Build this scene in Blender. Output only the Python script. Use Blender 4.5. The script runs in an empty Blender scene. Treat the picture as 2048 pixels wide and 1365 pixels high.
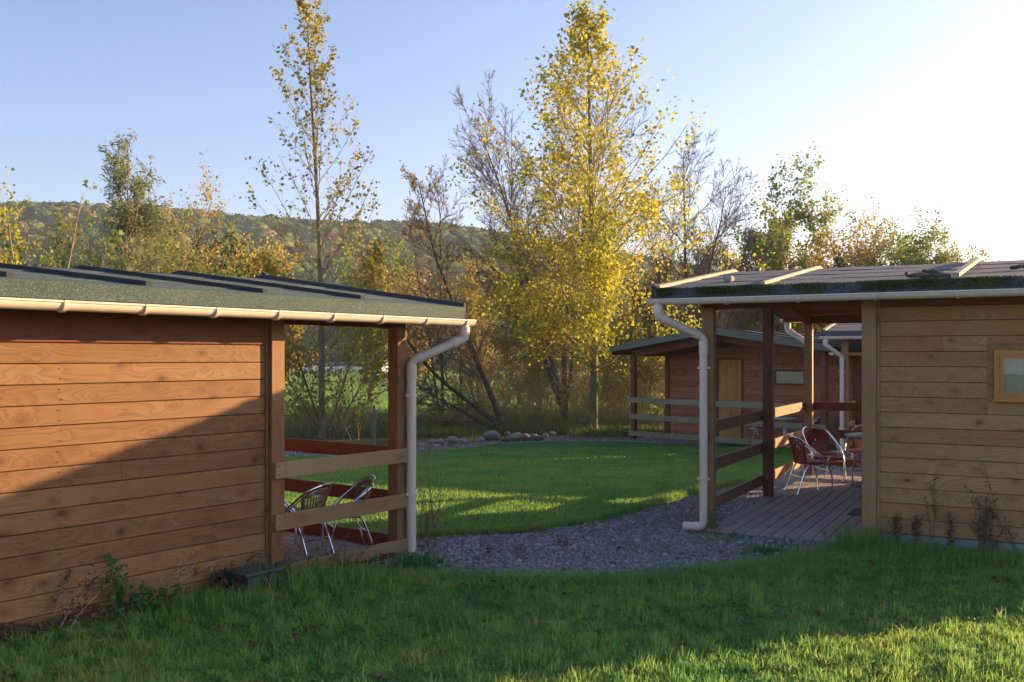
import bpy, math, random
import numpy as np
random.seed(7)
RNG = np.random.default_rng(11)
SC = bpy.context.scene
COL = SC.collection
# ------------------------------------------------------------------ camera, sky, sun, exposure
F = 1934.0; ZC = 2.05; HY = 712.0          # focal length in photo pixels, eye height, horizon row
cam = bpy.data.cameras.new('camera'); camo = bpy.data.objects.new('camera', cam); COL.objects.link(camo)
camo.location = (0, 0, ZC); camo.rotation_euler = (math.radians(90), 0, 0)
cam.sensor_width = 36; cam.lens = F / 2048 * 36; cam.shift_y = (HY - 682.5) / 2048
cam.clip_start = .1; cam.clip_end = 3000
SC.camera = camo
SUN_AZ = math.atan2(.915, .403)            # clockwise from +Y
SUN_EL = math.radians(12.3)
w = bpy.data.worlds.new('World'); SC.world = w; w.use_nodes = True
nt = w.node_tree; bg = nt.nodes['Background']
sky = nt.nodes.new('ShaderNodeTexSky'); sky.sky_type = 'NISHITA'; sky.sun_disc = False
sky.sun_elevation = SUN_EL; sky.sun_rotation = SUN_AZ
sky.air_density = 0.9; sky.dust_density = 1.7; sky.ozone_density = 2.2; sky.altitude = 200
tn = nt.nodes.new('ShaderNodeMix'); tn.data_type = 'RGBA'; tn.blend_type = 'MULTIPLY'; tn.inputs[0].default_value = 1; tn.inputs[7].default_value = (1.08, .99, 1.08, 1)   # the photograph's white balance
nt.links.new(sky.outputs[0], tn.inputs[6]); nt.links.new(tn.outputs[2], bg.inputs[0]); bg.inputs[1].default_value = .096
sd = bpy.data.lights.new('sun', 'SUN'); sd.energy = 4.6; sd.angle = math.radians(.55); sd.color = (1, .68, .32)
so = bpy.data.objects.new('sun', sd); COL.objects.link(so)
_sv = (math.sin(SUN_AZ) * math.cos(SUN_EL), math.cos(SUN_AZ) * math.cos(SUN_EL), math.sin(SUN_EL))
import mathutils
so.rotation_euler = mathutils.Vector(_sv).to_track_quat('Z', 'Y').to_euler()
so.location = (30, 12, 20)
SC.view_settings.view_transform = 'Standard'; SC.view_settings.look = 'None'
SC.view_settings.gamma = 1; SC.view_settings.use_curve_mapping = False
SC.view_settings.exposure = 1.62
SC.render.engine = 'CYCLES'

# ------------------------------------------------------------------ helpers
GS = .018                                   # the ground falls away gently: 18 mm per metre, level beyond 45 m
def gz(Y): return -GS * (np.minimum(Y, 45.0) - 10.0)
def G(px, py, z=0.0):
    k = (py - HY) / F; Y = (ZC - z - GS * 10) / (k - GS) if k > GS + .002 else 999
    if Y > 45: Y = (ZC - z + GS * 35) / k
    return ((px - 1024) / F * Y, Y)
def AX(px, Y): return (px - 1024) / F * Y
def ZZ(py, Y): return ZC - (py - HY) / F * Y
def tag(o, label=None, cat=None, group=None, kind=None):
    if label: o['label'] = label
    if cat: o['category'] = cat
    if group: o['group'] = group
    if kind: o['kind'] = kind
    return o
def link(name, me, parent=None):
    o = bpy.data.objects.new(name, me); COL.objects.link(o)
    if parent is not None: o.parent = parent
    return o
def empty(name, loc=(0, 0, 0), rz=0.0):
    o = bpy.data.objects.new(name, None); COL.objects.link(o); o.location = loc; o.rotation_euler = (0, 0, rz)
    o.empty_display_size = .2
    return o
def npmesh(name, V, Fc, mat, smooth=False, mats=None):
    """V (n,3); Fc: list of (m,k) index arrays"""
    me = bpy.data.meshes.new(name)
    V = np.asarray(V, np.float32)
    if not isinstance(Fc, list): Fc = [Fc]
    Fc = [np.asarray(f, np.int32) for f in Fc if len(f)]
    tot = [np.full(len(f), f.shape[1], np.int32) for f in Fc]
    tot = np.concatenate(tot); loops = np.concatenate([f.ravel() for f in Fc])
    start = np.concatenate([[0], np.cumsum(tot)[:-1]]).astype(np.int32)
    me.vertices.add(len(V)); me.vertices.foreach_set('co', V.ravel())
    me.loops.add(len(loops)); me.loops.foreach_set('vertex_index', loops)
    me.polygons.add(len(tot)); me.polygons.foreach_set('loop_start', start)
    try: me.polygons.foreach_set('loop_total', tot)
    except Exception: pass
    me.materials.append(mat)
    if smooth: me.polygons.foreach_set('use_smooth', np.ones(len(tot), bool))
    me.update(calc_edges=True); me.validate()
    return me
class MB:
    def __init__(s, my=1): s.v = []; s.f = []; s.my = my
    def add(s, vs, fs):
        n = len(s.v); s.v += [tuple(v) for v in vs]; s.f += [tuple(i + n for i in f) for f in fs]; return s
    def box(s, x0, x1, y0, y1, z0, z1, c=0.0):
        if c <= 0:
            vs = [(x, y, z) for x in (x0, x1) for y in (y0, y1) for z in (z0, z1)]
            return s.add(vs, [(0, 1, 3, 2), (4, 6, 7, 5), (0, 4, 5, 1), (2, 3, 7, 6), (0, 2, 6, 4), (1, 5, 7, 3)])
        d = (x1 - x0, y1 - y0, z1 - z0); ax = d.index(max(d))     # chamfer the edges along the longest axis
        lo = [x0, y0, z0]; hi = [x1, y1, z1]; a, b = [i for i in range(3) if i != ax]
        ring = [(lo[a] + c, lo[b]), (hi[a] - c, lo[b]), (hi[a], lo[b] + c), (hi[a], hi[b] - c), (hi[a] - c, hi[b]), (lo[a] + c, hi[b]), (lo[a], hi[b] - c), (lo[a], lo[b] + c)]
        vs = []
        for e in (lo[ax], hi[ax]):
            for (p, q) in ring:
                v = [0, 0, 0]; v[ax] = e; v[a] = p; v[b] = q; vs.append(v)
        fl = 1 if ax != 1 else -1
        fs = []
        for i in range(8):
            q = (i, (i + 1) % 8, (i + 1) % 8 + 8, i + 8); fs.append(q[::fl])
        fs.append(tuple(range(7, -1, -1))[::fl]); fs.append(tuple(range(8, 16))[::fl])
        return s.add(vs, fs)
    def slope(s, x0, x1, ya, za, yb, zb, h, db=0.0):
        vs = [(x, y, z + k + (db if (x == x1 and y == yb) else 0)) for x in (x0, x1) for (y, z) in ((ya, za), (yb, zb)) for k in (-h, 0)]
        return s.add(vs, [(0, 1, 3, 2), (4, 6, 7, 5), (0, 4, 5, 1), (2, 3, 7, 6), (0, 2, 6, 4), (1, 5, 7, 3)])
    def tube(s, pts, r, k=8, caps=True):
        P = [mathutils.Vector(p) for p in pts]; n = len(P); rr = r if isinstance(r, (list, tuple)) else [r] * n
        ref = None; vs = []
        for i in range(n):
            t = (P[min(i + 1, n - 1)] - P[max(i - 1, 0)]).normalized()
            if ref is None:
                ref = mathutils.Vector((0, 0, 1)) if abs(t.z) < .9 else mathutils.Vector((1, 0, 0))
                ref = (ref - t * ref.dot(t)).normalized()
            else:
                ref = (ref - t * ref.dot(t)).normalized()
            b = t.cross(ref)
            for j in range(k):
                a = 2 * math.pi * j / k; vs.append(P[i] + (ref * math.cos(a) + b * math.sin(a)) * rr[i])
        fs = [(i * k + j, i * k + (j + 1) % k, (i + 1) * k + (j + 1) % k, (i + 1) * k + j) for i in range(n - 1) for j in range(k)]
        if caps: fs += [tuple(range(k - 1, -1, -1)), tuple(range((n - 1) * k, n * k))]
        return s.add(vs, fs)
    def lathe(s, prof, k=20, c=(0, 0, 0)):
        n = len(prof); vs = [(c[0] + r * math.cos(2 * math.pi * j / k), c[1] + r * math.sin(2 * math.pi * j / k), c[2] + z) for (r, z) in prof for j in range(k)]
        fs = [(i * k + j, i * k + (j + 1) % k, (i + 1) * k + (j + 1) % k, (i + 1) * k + j) for i in range(n - 1) for j in range(k)]
        fs += [tuple(range(k - 1, -1, -1)), tuple(range((n - 1) * k, n * k))]
        return s.add(vs, fs)
    def mesh(s, name, mat, smooth=False):
        me = bpy.data.meshes.new(name)
        if s.my < 0: me.from_pydata([(x, -y, z) for x, y, z in s.v], [], [f[::-1] for f in s.f])
        else: me.from_pydata(s.v, [], s.f)
        me.materials.append(mat)
        if smooth:
            me.polygons.foreach_set('use_smooth', [True] * len(me.polygons))
            me.set_sharp_from_angle(angle=math.radians(40))
        me.update(); return me
    def build(s, name, mat, parent=None, smooth=False): return link(name, s.mesh(name, mat, smooth), parent)
def spline(pts, n=6):
    P = [np.array(p, float) for p in pts]; P = [2 * P[0] - P[1]] + P + [2 * P[-1] - P[-2]]; out = []
    for i in range(1, len(P) - 2):
        for j in range(n):
            t = j / n; a, b, c, d = P[i - 1:i + 3]
            out.append(.5 * ((2 * b) + (c - a) * t + (2 * a - 5 * b + 4 * c - d) * t * t + (3 * b - a - 3 * c + d) * t ** 3))
    out.append(P[-2]); return [tuple(p) for p in out]

# ------------------------------------------------------------------ materials
def nmat(name):
    m = bpy.data.materials.new(name); m.use_nodes = True; t = m.node_tree; t.nodes.clear()
    out = t.nodes.new('ShaderNodeOutputMaterial')
    return m, t, out
class NT:
    def __init__(s, t): s.t = t
    def n(s, ty, ins=None, **kw):
        o = s.t.nodes.new(ty)
        for k, v in kw.items(): setattr(o, k, v)
        if ins:
            for k, v in ins.items():
                i = o.inputs[k]
                if hasattr(v, 'is_output') or isinstance(v, bpy.types.NodeSocket): s.t.links.new(v, i)
                else: i.default_value = v
        return o
    def math(s, op, a, b=0.0, c=0.0, clamp=False): 
        o = s.n('ShaderNodeMath', {0: a, 1: b, 2: c}, operation=op, use_clamp=clamp); return o.outputs[0]
    def vmath(s, op, a, b): return s.n('ShaderNodeVectorMath', {0: a, 1: b}, operation=op).outputs[0]
    def noise(s, vec, scale, detail=3, rough=.5, dist=0.0):
        return s.n('ShaderNodeTexNoise', {'Vector': vec, 'Scale': scale, 'Detail': detail, 'Roughness': rough, 'Distortion': dist}).outputs[0]
    def ramp(s, fac, stops, interp='LINEAR'):
        o = s.n('ShaderNodeValToRGB', {0: fac}); r = o.color_ramp; r.interpolation = interp
        while len(r.elements) < len(stops): r.elements.new(.5)
        for e, (p, c) in zip(r.elements, stops): e.position = p; e.color = (*c, 1) if len(c) == 3 else c
        return o.outputs[0]
    def mix(s, f, a, b, mode='MIX'):
        o = s.n('ShaderNodeMix', data_type='RGBA', blend_type=mode)
        for k, v in ((0, f), (6, a), (7, b)):
            i = o.inputs[k]
            if isinstance(v, bpy.types.NodeSocket): s.t.links.new(v, i)
            else: i.default_value = (*v, 1) if isinstance(v, tuple) and len(v) == 3 else v
        return o.outputs[2]
def C4(c): return (*c, 1)
def bsdf(N, out, col, rough=.6, bump=None, bstr=.3, bdist=.01, metal=0.0, spec=.5, **kw):
    ins = {'Base Color': C4(col) if isinstance(col, tuple) else col, 'Roughness': rough, 'Metallic': metal, 'Specular IOR Level': spec}
    ins.update(kw)
    b = N.n('ShaderNodeBsdfPrincipled', ins)
    if bump is not None:
        bp = N.n('ShaderNodeBump', {'Height': bump, 'Strength': bstr, 'Distance': bdist}); N.t.links.new(bp.outputs[0], b.inputs['Normal'])
    N.t.links.new(b.outputs[0], out.inputs[0]); return b
def wood(name, axis, ca, cb, knot=(.05, .018, .008), grey=None, greyamt=.0, grain=.45, spec=.25, rough=.62, knots=True, vscale=1.0):
    """planed timber: rings as contour lines of a stretched noise, knots, per-board tone"""
    m, t, out = nmat(name); N = NT(t)
    tc = N.n('ShaderNodeTexCoord').outputs['Object']; oi = N.n('ShaderNodeObjectInfo').outputs['Random']
    off = N.n('ShaderNodeCombineXYZ', {0: N.math('MULTIPLY', oi, 91.), 1: N.math('MULTIPLY', oi, 37.), 2: N.math('MULTIPLY', oi, 53.)}).outputs[0]
    p = N.vmath('ADD', tc, off)
    sc = [1.0, 1.0, 1.0]; lg = [5.0, 5.0, 5.0]; kn = [5.0, 5.0, 5.0]
    sc = [4 * vscale] * 3; sc[axis] = .38 * vscale; kn[axis] = 3.2; fine = [70.0] * 3; fine[axis] = 2.2
    ps = N.vmath('MULTIPLY', p, tuple(sc)); pk = N.vmath('MULTIPLY', p, tuple(kn)); pf = N.vmath('MULTIPLY', p, tuple(fine))
    pkd = N.vmath('ADD', pk, N.vmath('MULTIPLY', N.n('ShaderNodeTexNoise', {'Vector': pk, 'Scale': 1.3}).outputs[1], (.35, .35, .35)))
    vo = N.n('ShaderNodeTexVoronoi', {'Vector': pkd, 'Scale': 1.0, 'Randomness': 1.0}, feature='F1').outputs['Distance']
    kfall = N.math('POWER', 2.718, N.math('MULTIPLY', vo, -6.0)) if knots else 0.0
    nz = N.noise(ps, 1.0, 2, .45)
    rings = N.math('ADD', N.math('MULTIPLY', nz, N.math('ADD', 15., N.math('MULTIPLY', N.math('FRACT', N.math('MULTIPLY', oi, 7.3)), 22.))), N.math('MULTIPLY', kfall, 8.0))
    fr = N.math('FRACT', rings)
    line = N.math('POWER', fr, 2.2)
    fineN = N.noise(pf, 1.0, 3, .6)
    tone = N.noise(N.vmath('MULTIPLY', p, tuple([1.2 if i != axis else .5 for i in range(3)])), 1.0, 3, .6)
    tmix = N.math('ADD', N.math('MULTIPLY', N.math('SUBTRACT', oi, .5), 1.3), N.math('MULTIPLY', N.math('SUBTRACT', tone, .5), 1.6))
    tmix = N.math('ADD', tmix, .5, clamp=True)
    col = N.mix(tmix, ca, cb)
    bl = N.noise(N.vmath('MULTIPLY', p, tuple([2.2 if i != axis else 1.1 for i in range(3)])), 1.0, 4, .7)
    col = N.mix(N.n('ShaderNodeMapRange', {0: bl, 1: .5, 2: .75, 3: 0., 4: .5}).outputs[0], col, tuple(c * .45 for c in ca))
    if grey:
        gn = N.noise(p, 2.3, 4, .65)
        col = N.mix(N.math('MULTIPLY', N.n('ShaderNodeMapRange', {0: gn, 1: .35, 2: .7}).outputs[0], greyamt), col, grey)
    dk = N.math('MULTIPLY', N.math('ADD', N.math('MULTIPLY', line, .62), N.math('MULTIPLY', fineN, .55)), grain)
    col = N.mix(dk, col, tuple(c * .28 for c in ca))
    if knots:
        kc = N.n('ShaderNodeMapRange', {0: N.math('ADD', vo, N.math('MULTIPLY', N.noise(pk, 4., 2, .5), .12)), 1: .12, 2: .20, 3: 1., 4: 0.}).outputs[0]
        col = N.mix(N.math('MULTIPLY', kc, .85), col, knot)
        halo = N.n('ShaderNodeMapRange', {0: vo, 1: .13, 2: .32, 3: .5, 4: 0.}).outputs[0]
        col = N.mix(halo, col, tuple(c * .5 for c in ca))
    h = N.math('ADD', N.math('MULTIPLY', fineN, .7), N.math('MULTIPLY', line, -.5))
    bsdf(N, out, col, rough, h, .35, .003, spec=spec)
    return m
def plain(name, col, rough=.5, metal=0.0, nscale=0, namp=.15, bump=0, spec=.5, **kw):
    m, t, out = nmat(name); N = NT(t)
    c = col; hb = None
    if nscale:
        tc = N.n('ShaderNodeTexCoord').outputs['Object']; nz = N.noise(tc, nscale, 4, .6)
        c = N.mix(N.n('ShaderNodeMapRange', {0: nz, 1: .3, 2: .7}).outputs[0], tuple(x * (1 - namp) for x in col), tuple(min(1, x * (1 + namp)) for x in col)); hb = nz if bump else None
    bsdf(N, out, c, rough, hb, bump or .3, .01, metal, spec, **kw); return m
def leafmat(name, stops, trans=.45, rough=.5, cscale=.5, camt=.5, spec=.3):
    """leaf colour from each leaf's own random number mixed with slow drift through the crown"""
    m, t, out = nmat(name); N = NT(t)
    ri = N.n('ShaderNodeNewGeometry').outputs['Random Per Island']
    tc = N.n('ShaderNodeTexCoord').outputs['Object']; nz = N.n('ShaderNodeMapRange', {0: N.noise(tc, cscale, 3, .6), 1: .3, 2: .7}).outputs[0]
    f = N.math('ADD', N.math('MULTIPLY', ri, 1 - camt), N.math('MULTIPLY', nz, camt))
    col = N.ramp(f, stops)
    b = N.n('ShaderNodeBsdfPrincipled', {'Base Color': col, 'Roughness': rough, 'Specular IOR Level': spec})
    tr = N.n('ShaderNodeBsdfTranslucent', {'Color': N.mix(.5, col, N.n('ShaderNodeGamma', {0: col, 1: .75}).outputs[0])})
    mx = N.n('ShaderNodeMixShader', {0: trans, 1: b.outputs[0], 2: tr.outputs[0]})
    t.links.new(mx.outputs[0], out.inputs[0]); return m

RED_A, RED_B = (.20, .062, .028), (.27, .10, .042)
OR_A, OR_B = (.36, .145, .05), (.46, .23, .085)
M = {}
M['plank'] = wood('larch_planks', 0, (.25, .10, .038), (.41, .205, .08), grey=(.30, .22, .115), greyamt=.4, grain=.55)
M['plank_y'] = wood('larch_planks_across', 1, (.44, .15, .075), (.54, .225, .10), grey=(.42, .27, .16), greyamt=.2)
M['plank_r'] = wood('weathered_planks', 0, (.46, .205, .08), (.58, .32, .13), grey=(.44, .30, .16), greyamt=.4, grain=.5)
M['post'] = wood('post_timber', 2, (.29, .12, .045), (.37, .18, .075), grey=(.26, .20, .11), greyamt=.5, knots=True)
M['post_r'] = wood('post_timber_weathered', 2, (.40, .20, .09), (.48, .27, .13), grey=(.36, .27, .16), greyamt=.4)
M['post_red'] = wood('post_timber_red', 2, (.19, .07, .035), (.25, .10, .05))
M['beam_x'] = wood('red_beam', 0, RED_A, RED_B)
M['beam_y'] = wood('red_beam_across', 1, RED_A, RED_B)
M['rail_x'] = wood('weathered_rail', 0, (.37, .20, .095), (.44, .27, .135), grey=(.33, .26, .16), greyamt=.5, grain=.3)
M['rail_y'] = wood('red_rail', 1, (.27, .09, .042), (.32, .12, .06))
M['rail_yr'] = wood('brown_rail', 1, (.30, .16, .085), (.36, .21, .12), grey=(.3, .24, .17), greyamt=.5, grain=.3)
M['rail_far'] = wood('greyed_rail', 1, (.26, .22, .13), (.32, .28, .18), grain=.3)
M['deck'] = wood('grey_deck', 1, (.36, .30, .27), (.43, .37, .33), grey=(.36, .33, .34), greyamt=.7, grain=.25, rough=.75)
M['grey_y'] = wood('silvered_board', 1, (.50, .42, .32), (.62, .54, .42), grey=(.3, .26, .22), greyamt=.5, grain=.4, rough=.8, knots=False)
M['dark_y'] = wood('blackened_board', 1, (.045, .042, .045), (.075, .07, .072), grain=.4, rough=.8, knots=False)
M['green_y'] = wood('green_grey_verge', 1, (.15, .17, .13), (.20, .21, .17), grain=.3, rough=.8, knots=False)
M['door'] = wood('orange_door', 2, (.58, .27, .07), (.66, .34, .10), grain=.25)
M['winframe'] = wood('varnished_frame', 0, (.50, .20, .045), (.56, .25, .06), grain=.2, rough=.4, spec=.5, knots=False)
def felt(name, a, b, spark):
    m, t, out = nmat(name); N = NT(t); tc = N.n('ShaderNodeTexCoord').outputs['Object']
    g = N.n('ShaderNodeTexVoronoi', {'Vector': tc, 'Scale': 170.}).outputs['Color']
    gv = N.n('ShaderNodeSeparateColor', {0: g}).outputs[0]
    st = N.noise(N.vmath('MULTIPLY', tc, (1, 3, 3)), 1.3, 5, .65)
    col = N.mix(N.n('ShaderNodeMapRange', {0: st, 1: .3, 2: .7}).outputs[0], a, b)
    col = N.mix(N.n('ShaderNodeMapRange', {0: gv, 1: .75, 2: 1., 3: 0., 4: .55}).outputs[0], col, spark)
    col = N.mix(N.n('ShaderNodeMapRange', {0: gv, 1: .0, 2: .3, 3: .6, 4: 0.}).outputs[0], col, tuple(x * .35 for x in a))
    bsdf(N, out, col, .8, N.math('ADD', gv, N.math('MULTIPLY', st, 2.)), .6, .006, spec=.4); return m
M['felt_g'] = felt('green_mineral_felt', (.04, .07, .065), (.06, .095, .082), (.20, .26, .22))
M['felt_b'] = felt('slate_mineral_felt', (.065, .07, .095), (.10, .105, .13), (.22, .22, .25))
def pvc():
    m, t, out = nmat('sand_plastic'); N = NT(t); tc = N.n('ShaderNodeTexCoord').outputs['Object']
    st = N.n('ShaderNodeMapRange', {0: N.noise(N.vmath('MULTIPLY', tc, (9, 9, 2.2)), 1.0, 5, .7), 1: .5, 2: .8, 3: 0., 4: .5}).outputs[0]
    sp = N.n('ShaderNodeMapRange', {0: N.noise(tc, 40, 3, .6), 1: .62, 2: .75, 3: 0., 4: .35}).outputs[0]
    bsdf(N, out, N.mix(sp, N.mix(st, (.76, .62, .51), (.45, .36, .27)), (.30, .27, .18)), .42); return m
M['pvc'] = pvc()
M['steel'] = plain('bracket_steel', (.55, .55, .56), .3, 1.0)
M['alu'] = plain('aluminium_tube', (.72, .73, .76), .22, 1.0)
M['concrete'] = plain('blue_grey_concrete', (.26, .31, .31), .9, nscale=9, namp=.25, bump=.4)
M['core'] = plain('dark_core', (.05, .03, .02), .9)
M['iron'] = plain('black_iron', (.02, .02, .022), .5)
M['nail'] = plain('nail_head', (.03, .025, .025), .5)
M['box'] = plain('green_plastic', (.035, .075, .065), .5, nscale=12, namp=.3)
M['table'] = plain('grey_green_table', (.14, .22, .20), .45, nscale=8, namp=.1)
M['mat'] = plain('door_mat_pile', (.09, .09, .10), .95, nscale=90, namp=.6, bump=.6)
M['white'] = plain('white_table', (.7, .72, .72), .5)
def weave(name, a, b):
    m, t, out = nmat(name); N = NT(t); tc = N.n('ShaderNodeTexCoord').outputs['Object']
    wv = N.n('ShaderNodeTexWave', {'Vector': tc, 'Scale': 22., 'Distortion': .6}, bands_direction='Z').outputs[1]
    bsdf(N, out, N.mix(wv, a, b), .55, wv, .6, .004); return m
M['wicker'] = weave('tan_wicker', (.17, .095, .055), (.34, .21, .13))
M['redweave'] = weave('red_weave', (.24, .022, .018), (.38, .05, .035))
def glassmat():
    m, t, out = nmat('window_glass'); N = NT(t)
    tr = N.n('ShaderNodeBsdfTransparent', {0: (.9, .95, .93, 1)}); gl = N.n('ShaderNodeBsdfGlossy', {0: (1, 1, 1, 1), 1: .02})
    fr = N.n('ShaderNodeFresnel', {0: 1.5}).outputs[0]
    mx = N.n('ShaderNodeMixShader', {0: N.math('ADD', N.math('MULTIPLY', fr, .9), .12), 1: tr.outputs[0], 2: gl.outputs[0]}); t.links.new(mx.outputs[0], out.inputs[0]); return m
M['glass'] = glassmat()
M['curtain'] = plain('net_curtain', (.46, .52, .46), .9, nscale=25, namp=.12)
M['moss'] = leafmat('moss', [(0, (.02, .04, .008)), (.6, (.06, .11, .014)), (1, (.20, .27, .03))], .2, .9, 3)
M['grass'] = leafmat('grass_blades', [(0, (.065, .21, .065)), (.4, (.15, .34, .075)), (.7, (.28, .42, .08)), (.88, (.38, .40, .09)), (1, (.52, .40, .2))], .5, .5, 1.1, .5)
M['grassdry'] = leafmat('dry_grass', [(0, (.09, .17, .04)), (.5, (.17, .23, .06)), (.8, (.30, .27, .11)), (1, (.42, .33, .17))], .4, .7)
M['weed'] = leafmat('weed_leaves', [(0, (.05, .16, .045)), (.6, (.09, .23, .06)), (1, (.18, .31, .08))], .35, .5)
M['deadleaf'] = leafmat('dead_leaves', [(0, (.05, .028, .018)), (.5, (.15, .075, .04)), (1, (.36, .20, .10))], .2, .8)
M['deadstem'] = plain('dead_stems', (.16, .10, .065), .8); M['straw'] = plain('straw_stems', (.42, .31, .2), .8)
M['yellow'] = leafmat('yellow_poplar_leaves', [(0, (.09, .14, .02)), (.3, (.27, .30, .03)), (.6, (.52, .46, .03)), (.85, (.62, .44, .03)), (1, (.40, .2, .04))], .5, .45, .55, .45)
M['sparse'] = leafmat('sparse_poplar_leaves', [(0, (.11, .15, .03)), (.35, (.27, .27, .04)), (.7, (.50, .40, .05)), (1, (.40, .22, .05))], .5, .45, .5, .35)
M['greenpop'] = leafmat('green_poplar_leaves', [(0, (.08, .15, .03)), (.5, (.20, .27, .045)), (.85, (.38, .38, .06)), (1, (.50, .36, .06))], .45, .5, .5, .4)
M['willow'] = leafmat('willow_leaves', [(0, (.10, .14, .06)), (.5, (.18, .22, .10)), (1, (.34, .33, .15))], .4, .5)
M['olive'] = leafmat('olive_shrub_leaves', [(0, (.08, .12, .025)), (.4, (.20, .22, .04)), (.75, (.40, .34, .06)), (1, (.48, .30, .06))], .45, .6, .35, .5)
M['rust'] = leafmat('rust_shrub_leaves', [(0, (.22, .18, .045)), (.45, (.44, .33, .06)), (.8, (.60, .44, .07)), (1, (.52, .30, .07))], .42, .6, .4, .4)
M['dgreen'] = leafmat('dark_green_leaves', [(0, (.03, .055, .018)), (.5, (.06, .10, .028)), (1, (.15, .17, .045))], .3, .6, .3, .5)
def forestmat():
    m, t, out = nmat('hill_forest'); N = NT(t); a = N.n('ShaderNodeAttribute', attribute_name='tone').outputs['Fac']
    c = N.ramp(a, [(0, (.025, .06, .025)), (.35, (.05, .10, .03)), (.55, (.10, .14, .035)), (.72, (.20, .16, .055)), (.88, (.24, .13, .06)), (1, (.19, .13, .09))]); bsdf(N, out, c, .85, spec=.15); return m
M['hillwood'] = forestmat()
def bark(name, a, b, sc=14):
    m, t, out = nmat(name); N = NT(t); tc = N.n('ShaderNodeTexCoord').outputs['Object']
    nz = N.noise(N.vmath('MULTIPLY', tc, (1, 1, .25)), sc, 5, .65)
    bsdf(N, out, N.mix(N.n('ShaderNodeMapRange', {0: nz, 1: .3, 2: .7}).outputs[0], a, b), .85, nz, .7, .03, spec=.2); return m
M['bark_pop'] = bark('poplar_bark', (.10, .085, .05), (.26, .23, .14))
M['bark_dark'] = bark('dark_bark', (.055, .045, .035), (.15, .12, .09))
M['twig'] = bark('twig_bark', (.21, .145, .085), (.42, .31, .18), 5)
M['twig_grey'] = bark('grey_twig_bark', (.12, .09, .075), (.26, .20, .16), 5)
def soil(name, stops, sc, bump=.5, sc2=60):
    m, t, out = nmat(name); N = NT(t); tc = N.n('ShaderNodeTexCoord').outputs['Object']
    a = N.noise(tc, sc, 6, .65); b = N.noise(tc, sc2, 4, .7)
    f = N.math('ADD', N.math('MULTIPLY', a, .5), N.math('MULTIPLY', b, .5))
    bsdf(N, out, N.ramp(f, stops), .95, f, bump, .03, spec=.15); return m
M['ground'] = soil('rough_ground', [(.3, (.035, .055, .018)), (.45, (.075, .095, .03)), (.55, (.13, .12, .045)), (.7, (.17, .13, .07))], .5)
M['lawn'] = soil('lawn_soil', [(.3, (.04, .11, .03)), (.5, (.075, .18, .045)), (.7, (.13, .19, .06))], .6, .8, 45)
M['meadow'] = soil('meadow', [(.3, (.09, .19, .025)), (.5, (.15, .28, .03)), (.7, (.24, .33, .05))], .12, .4, 6)
M['hill'] = soil('hill_soil', [(.3, (.04, .05, .02)), (.7, (.10, .09, .045))], .03)
def gravel():
    m, t, out = nmat('grey_gravel'); N = NT(t); tc = N.n('ShaderNodeTexCoord').outputs['Object']
    v = N.n('ShaderNodeTexVoronoi', {'Vector': tc, 'Scale': 38.}); c = N.n('ShaderNodeSeparateColor', {0: v.outputs['Color']}).outputs[0]
    v2 = N.n('ShaderNodeTexVoronoi', {'Vector': tc, 'Scale': 95.}); c2 = N.n('ShaderNodeSeparateColor', {0: v2.outputs['Color']}).outputs[1]
    big = N.n('ShaderNodeMapRange', {0: N.noise(tc, 1.1, 5, .65), 1: .42, 2: .68}).outputs[0]
    col = N.ramp(c, [(0, (.09, .08, .085)), (.5, (.25, .22, .225)), (.85, (.40, .36, .35)), (1, (.70, .65, .62))])
    col = N.mix(.4, col, N.ramp(c2, [(0, (.04, .04, .045)), (.7, (.2, .19, .2)), (1, (.45, .43, .42))]))
    col = N.mix(N.math('MULTIPLY', big, .75), col, (.22, .165, .12))
    h = N.math('SUBTRACT', 1., v.outputs['Distance'])
    bsdf(N, out, col, .85, N.math('ADD', h, N.math('MULTIPLY', c, .8)), 1., .02, spec=.3); return m
M['gravel'] = gravel()
def rndmat(name, stops, rough=.8, nsc=20):
    m, t, out = nmat(name); N = NT(t); ri = N.n('ShaderNodeNewGeometry').outputs['Random Per Island']; oi = N.n('ShaderNodeObjectInfo').outputs['Random']
    tc = N.n('ShaderNodeTexCoord').outputs['Object']; nz = N.noise(tc, nsc, 4, .6)
    f = N.math('FRACT', N.math('ADD', ri, oi)); col = N.mix(.35, N.ramp(f, stops), N.ramp(nz, [(.3, (.06, .05, .04)), (.7, (.42, .38, .33))]))
    bsdf(N, out, col, rough, nz, .5, .01); return m
M['pebble'] = rndmat('pebbles', [(0, (.08, .075, .085)), (.5, (.24, .22, .23)), (.85, (.38, .35, .35)), (1, (.55, .53, .5))], .7, 60)
M['stone'] = rndmat('field_stones', [(0, (.16, .13, .10)), (.5, (.26, .22, .18)), (1, (.34, .31, .28))], .85, 7)

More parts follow.
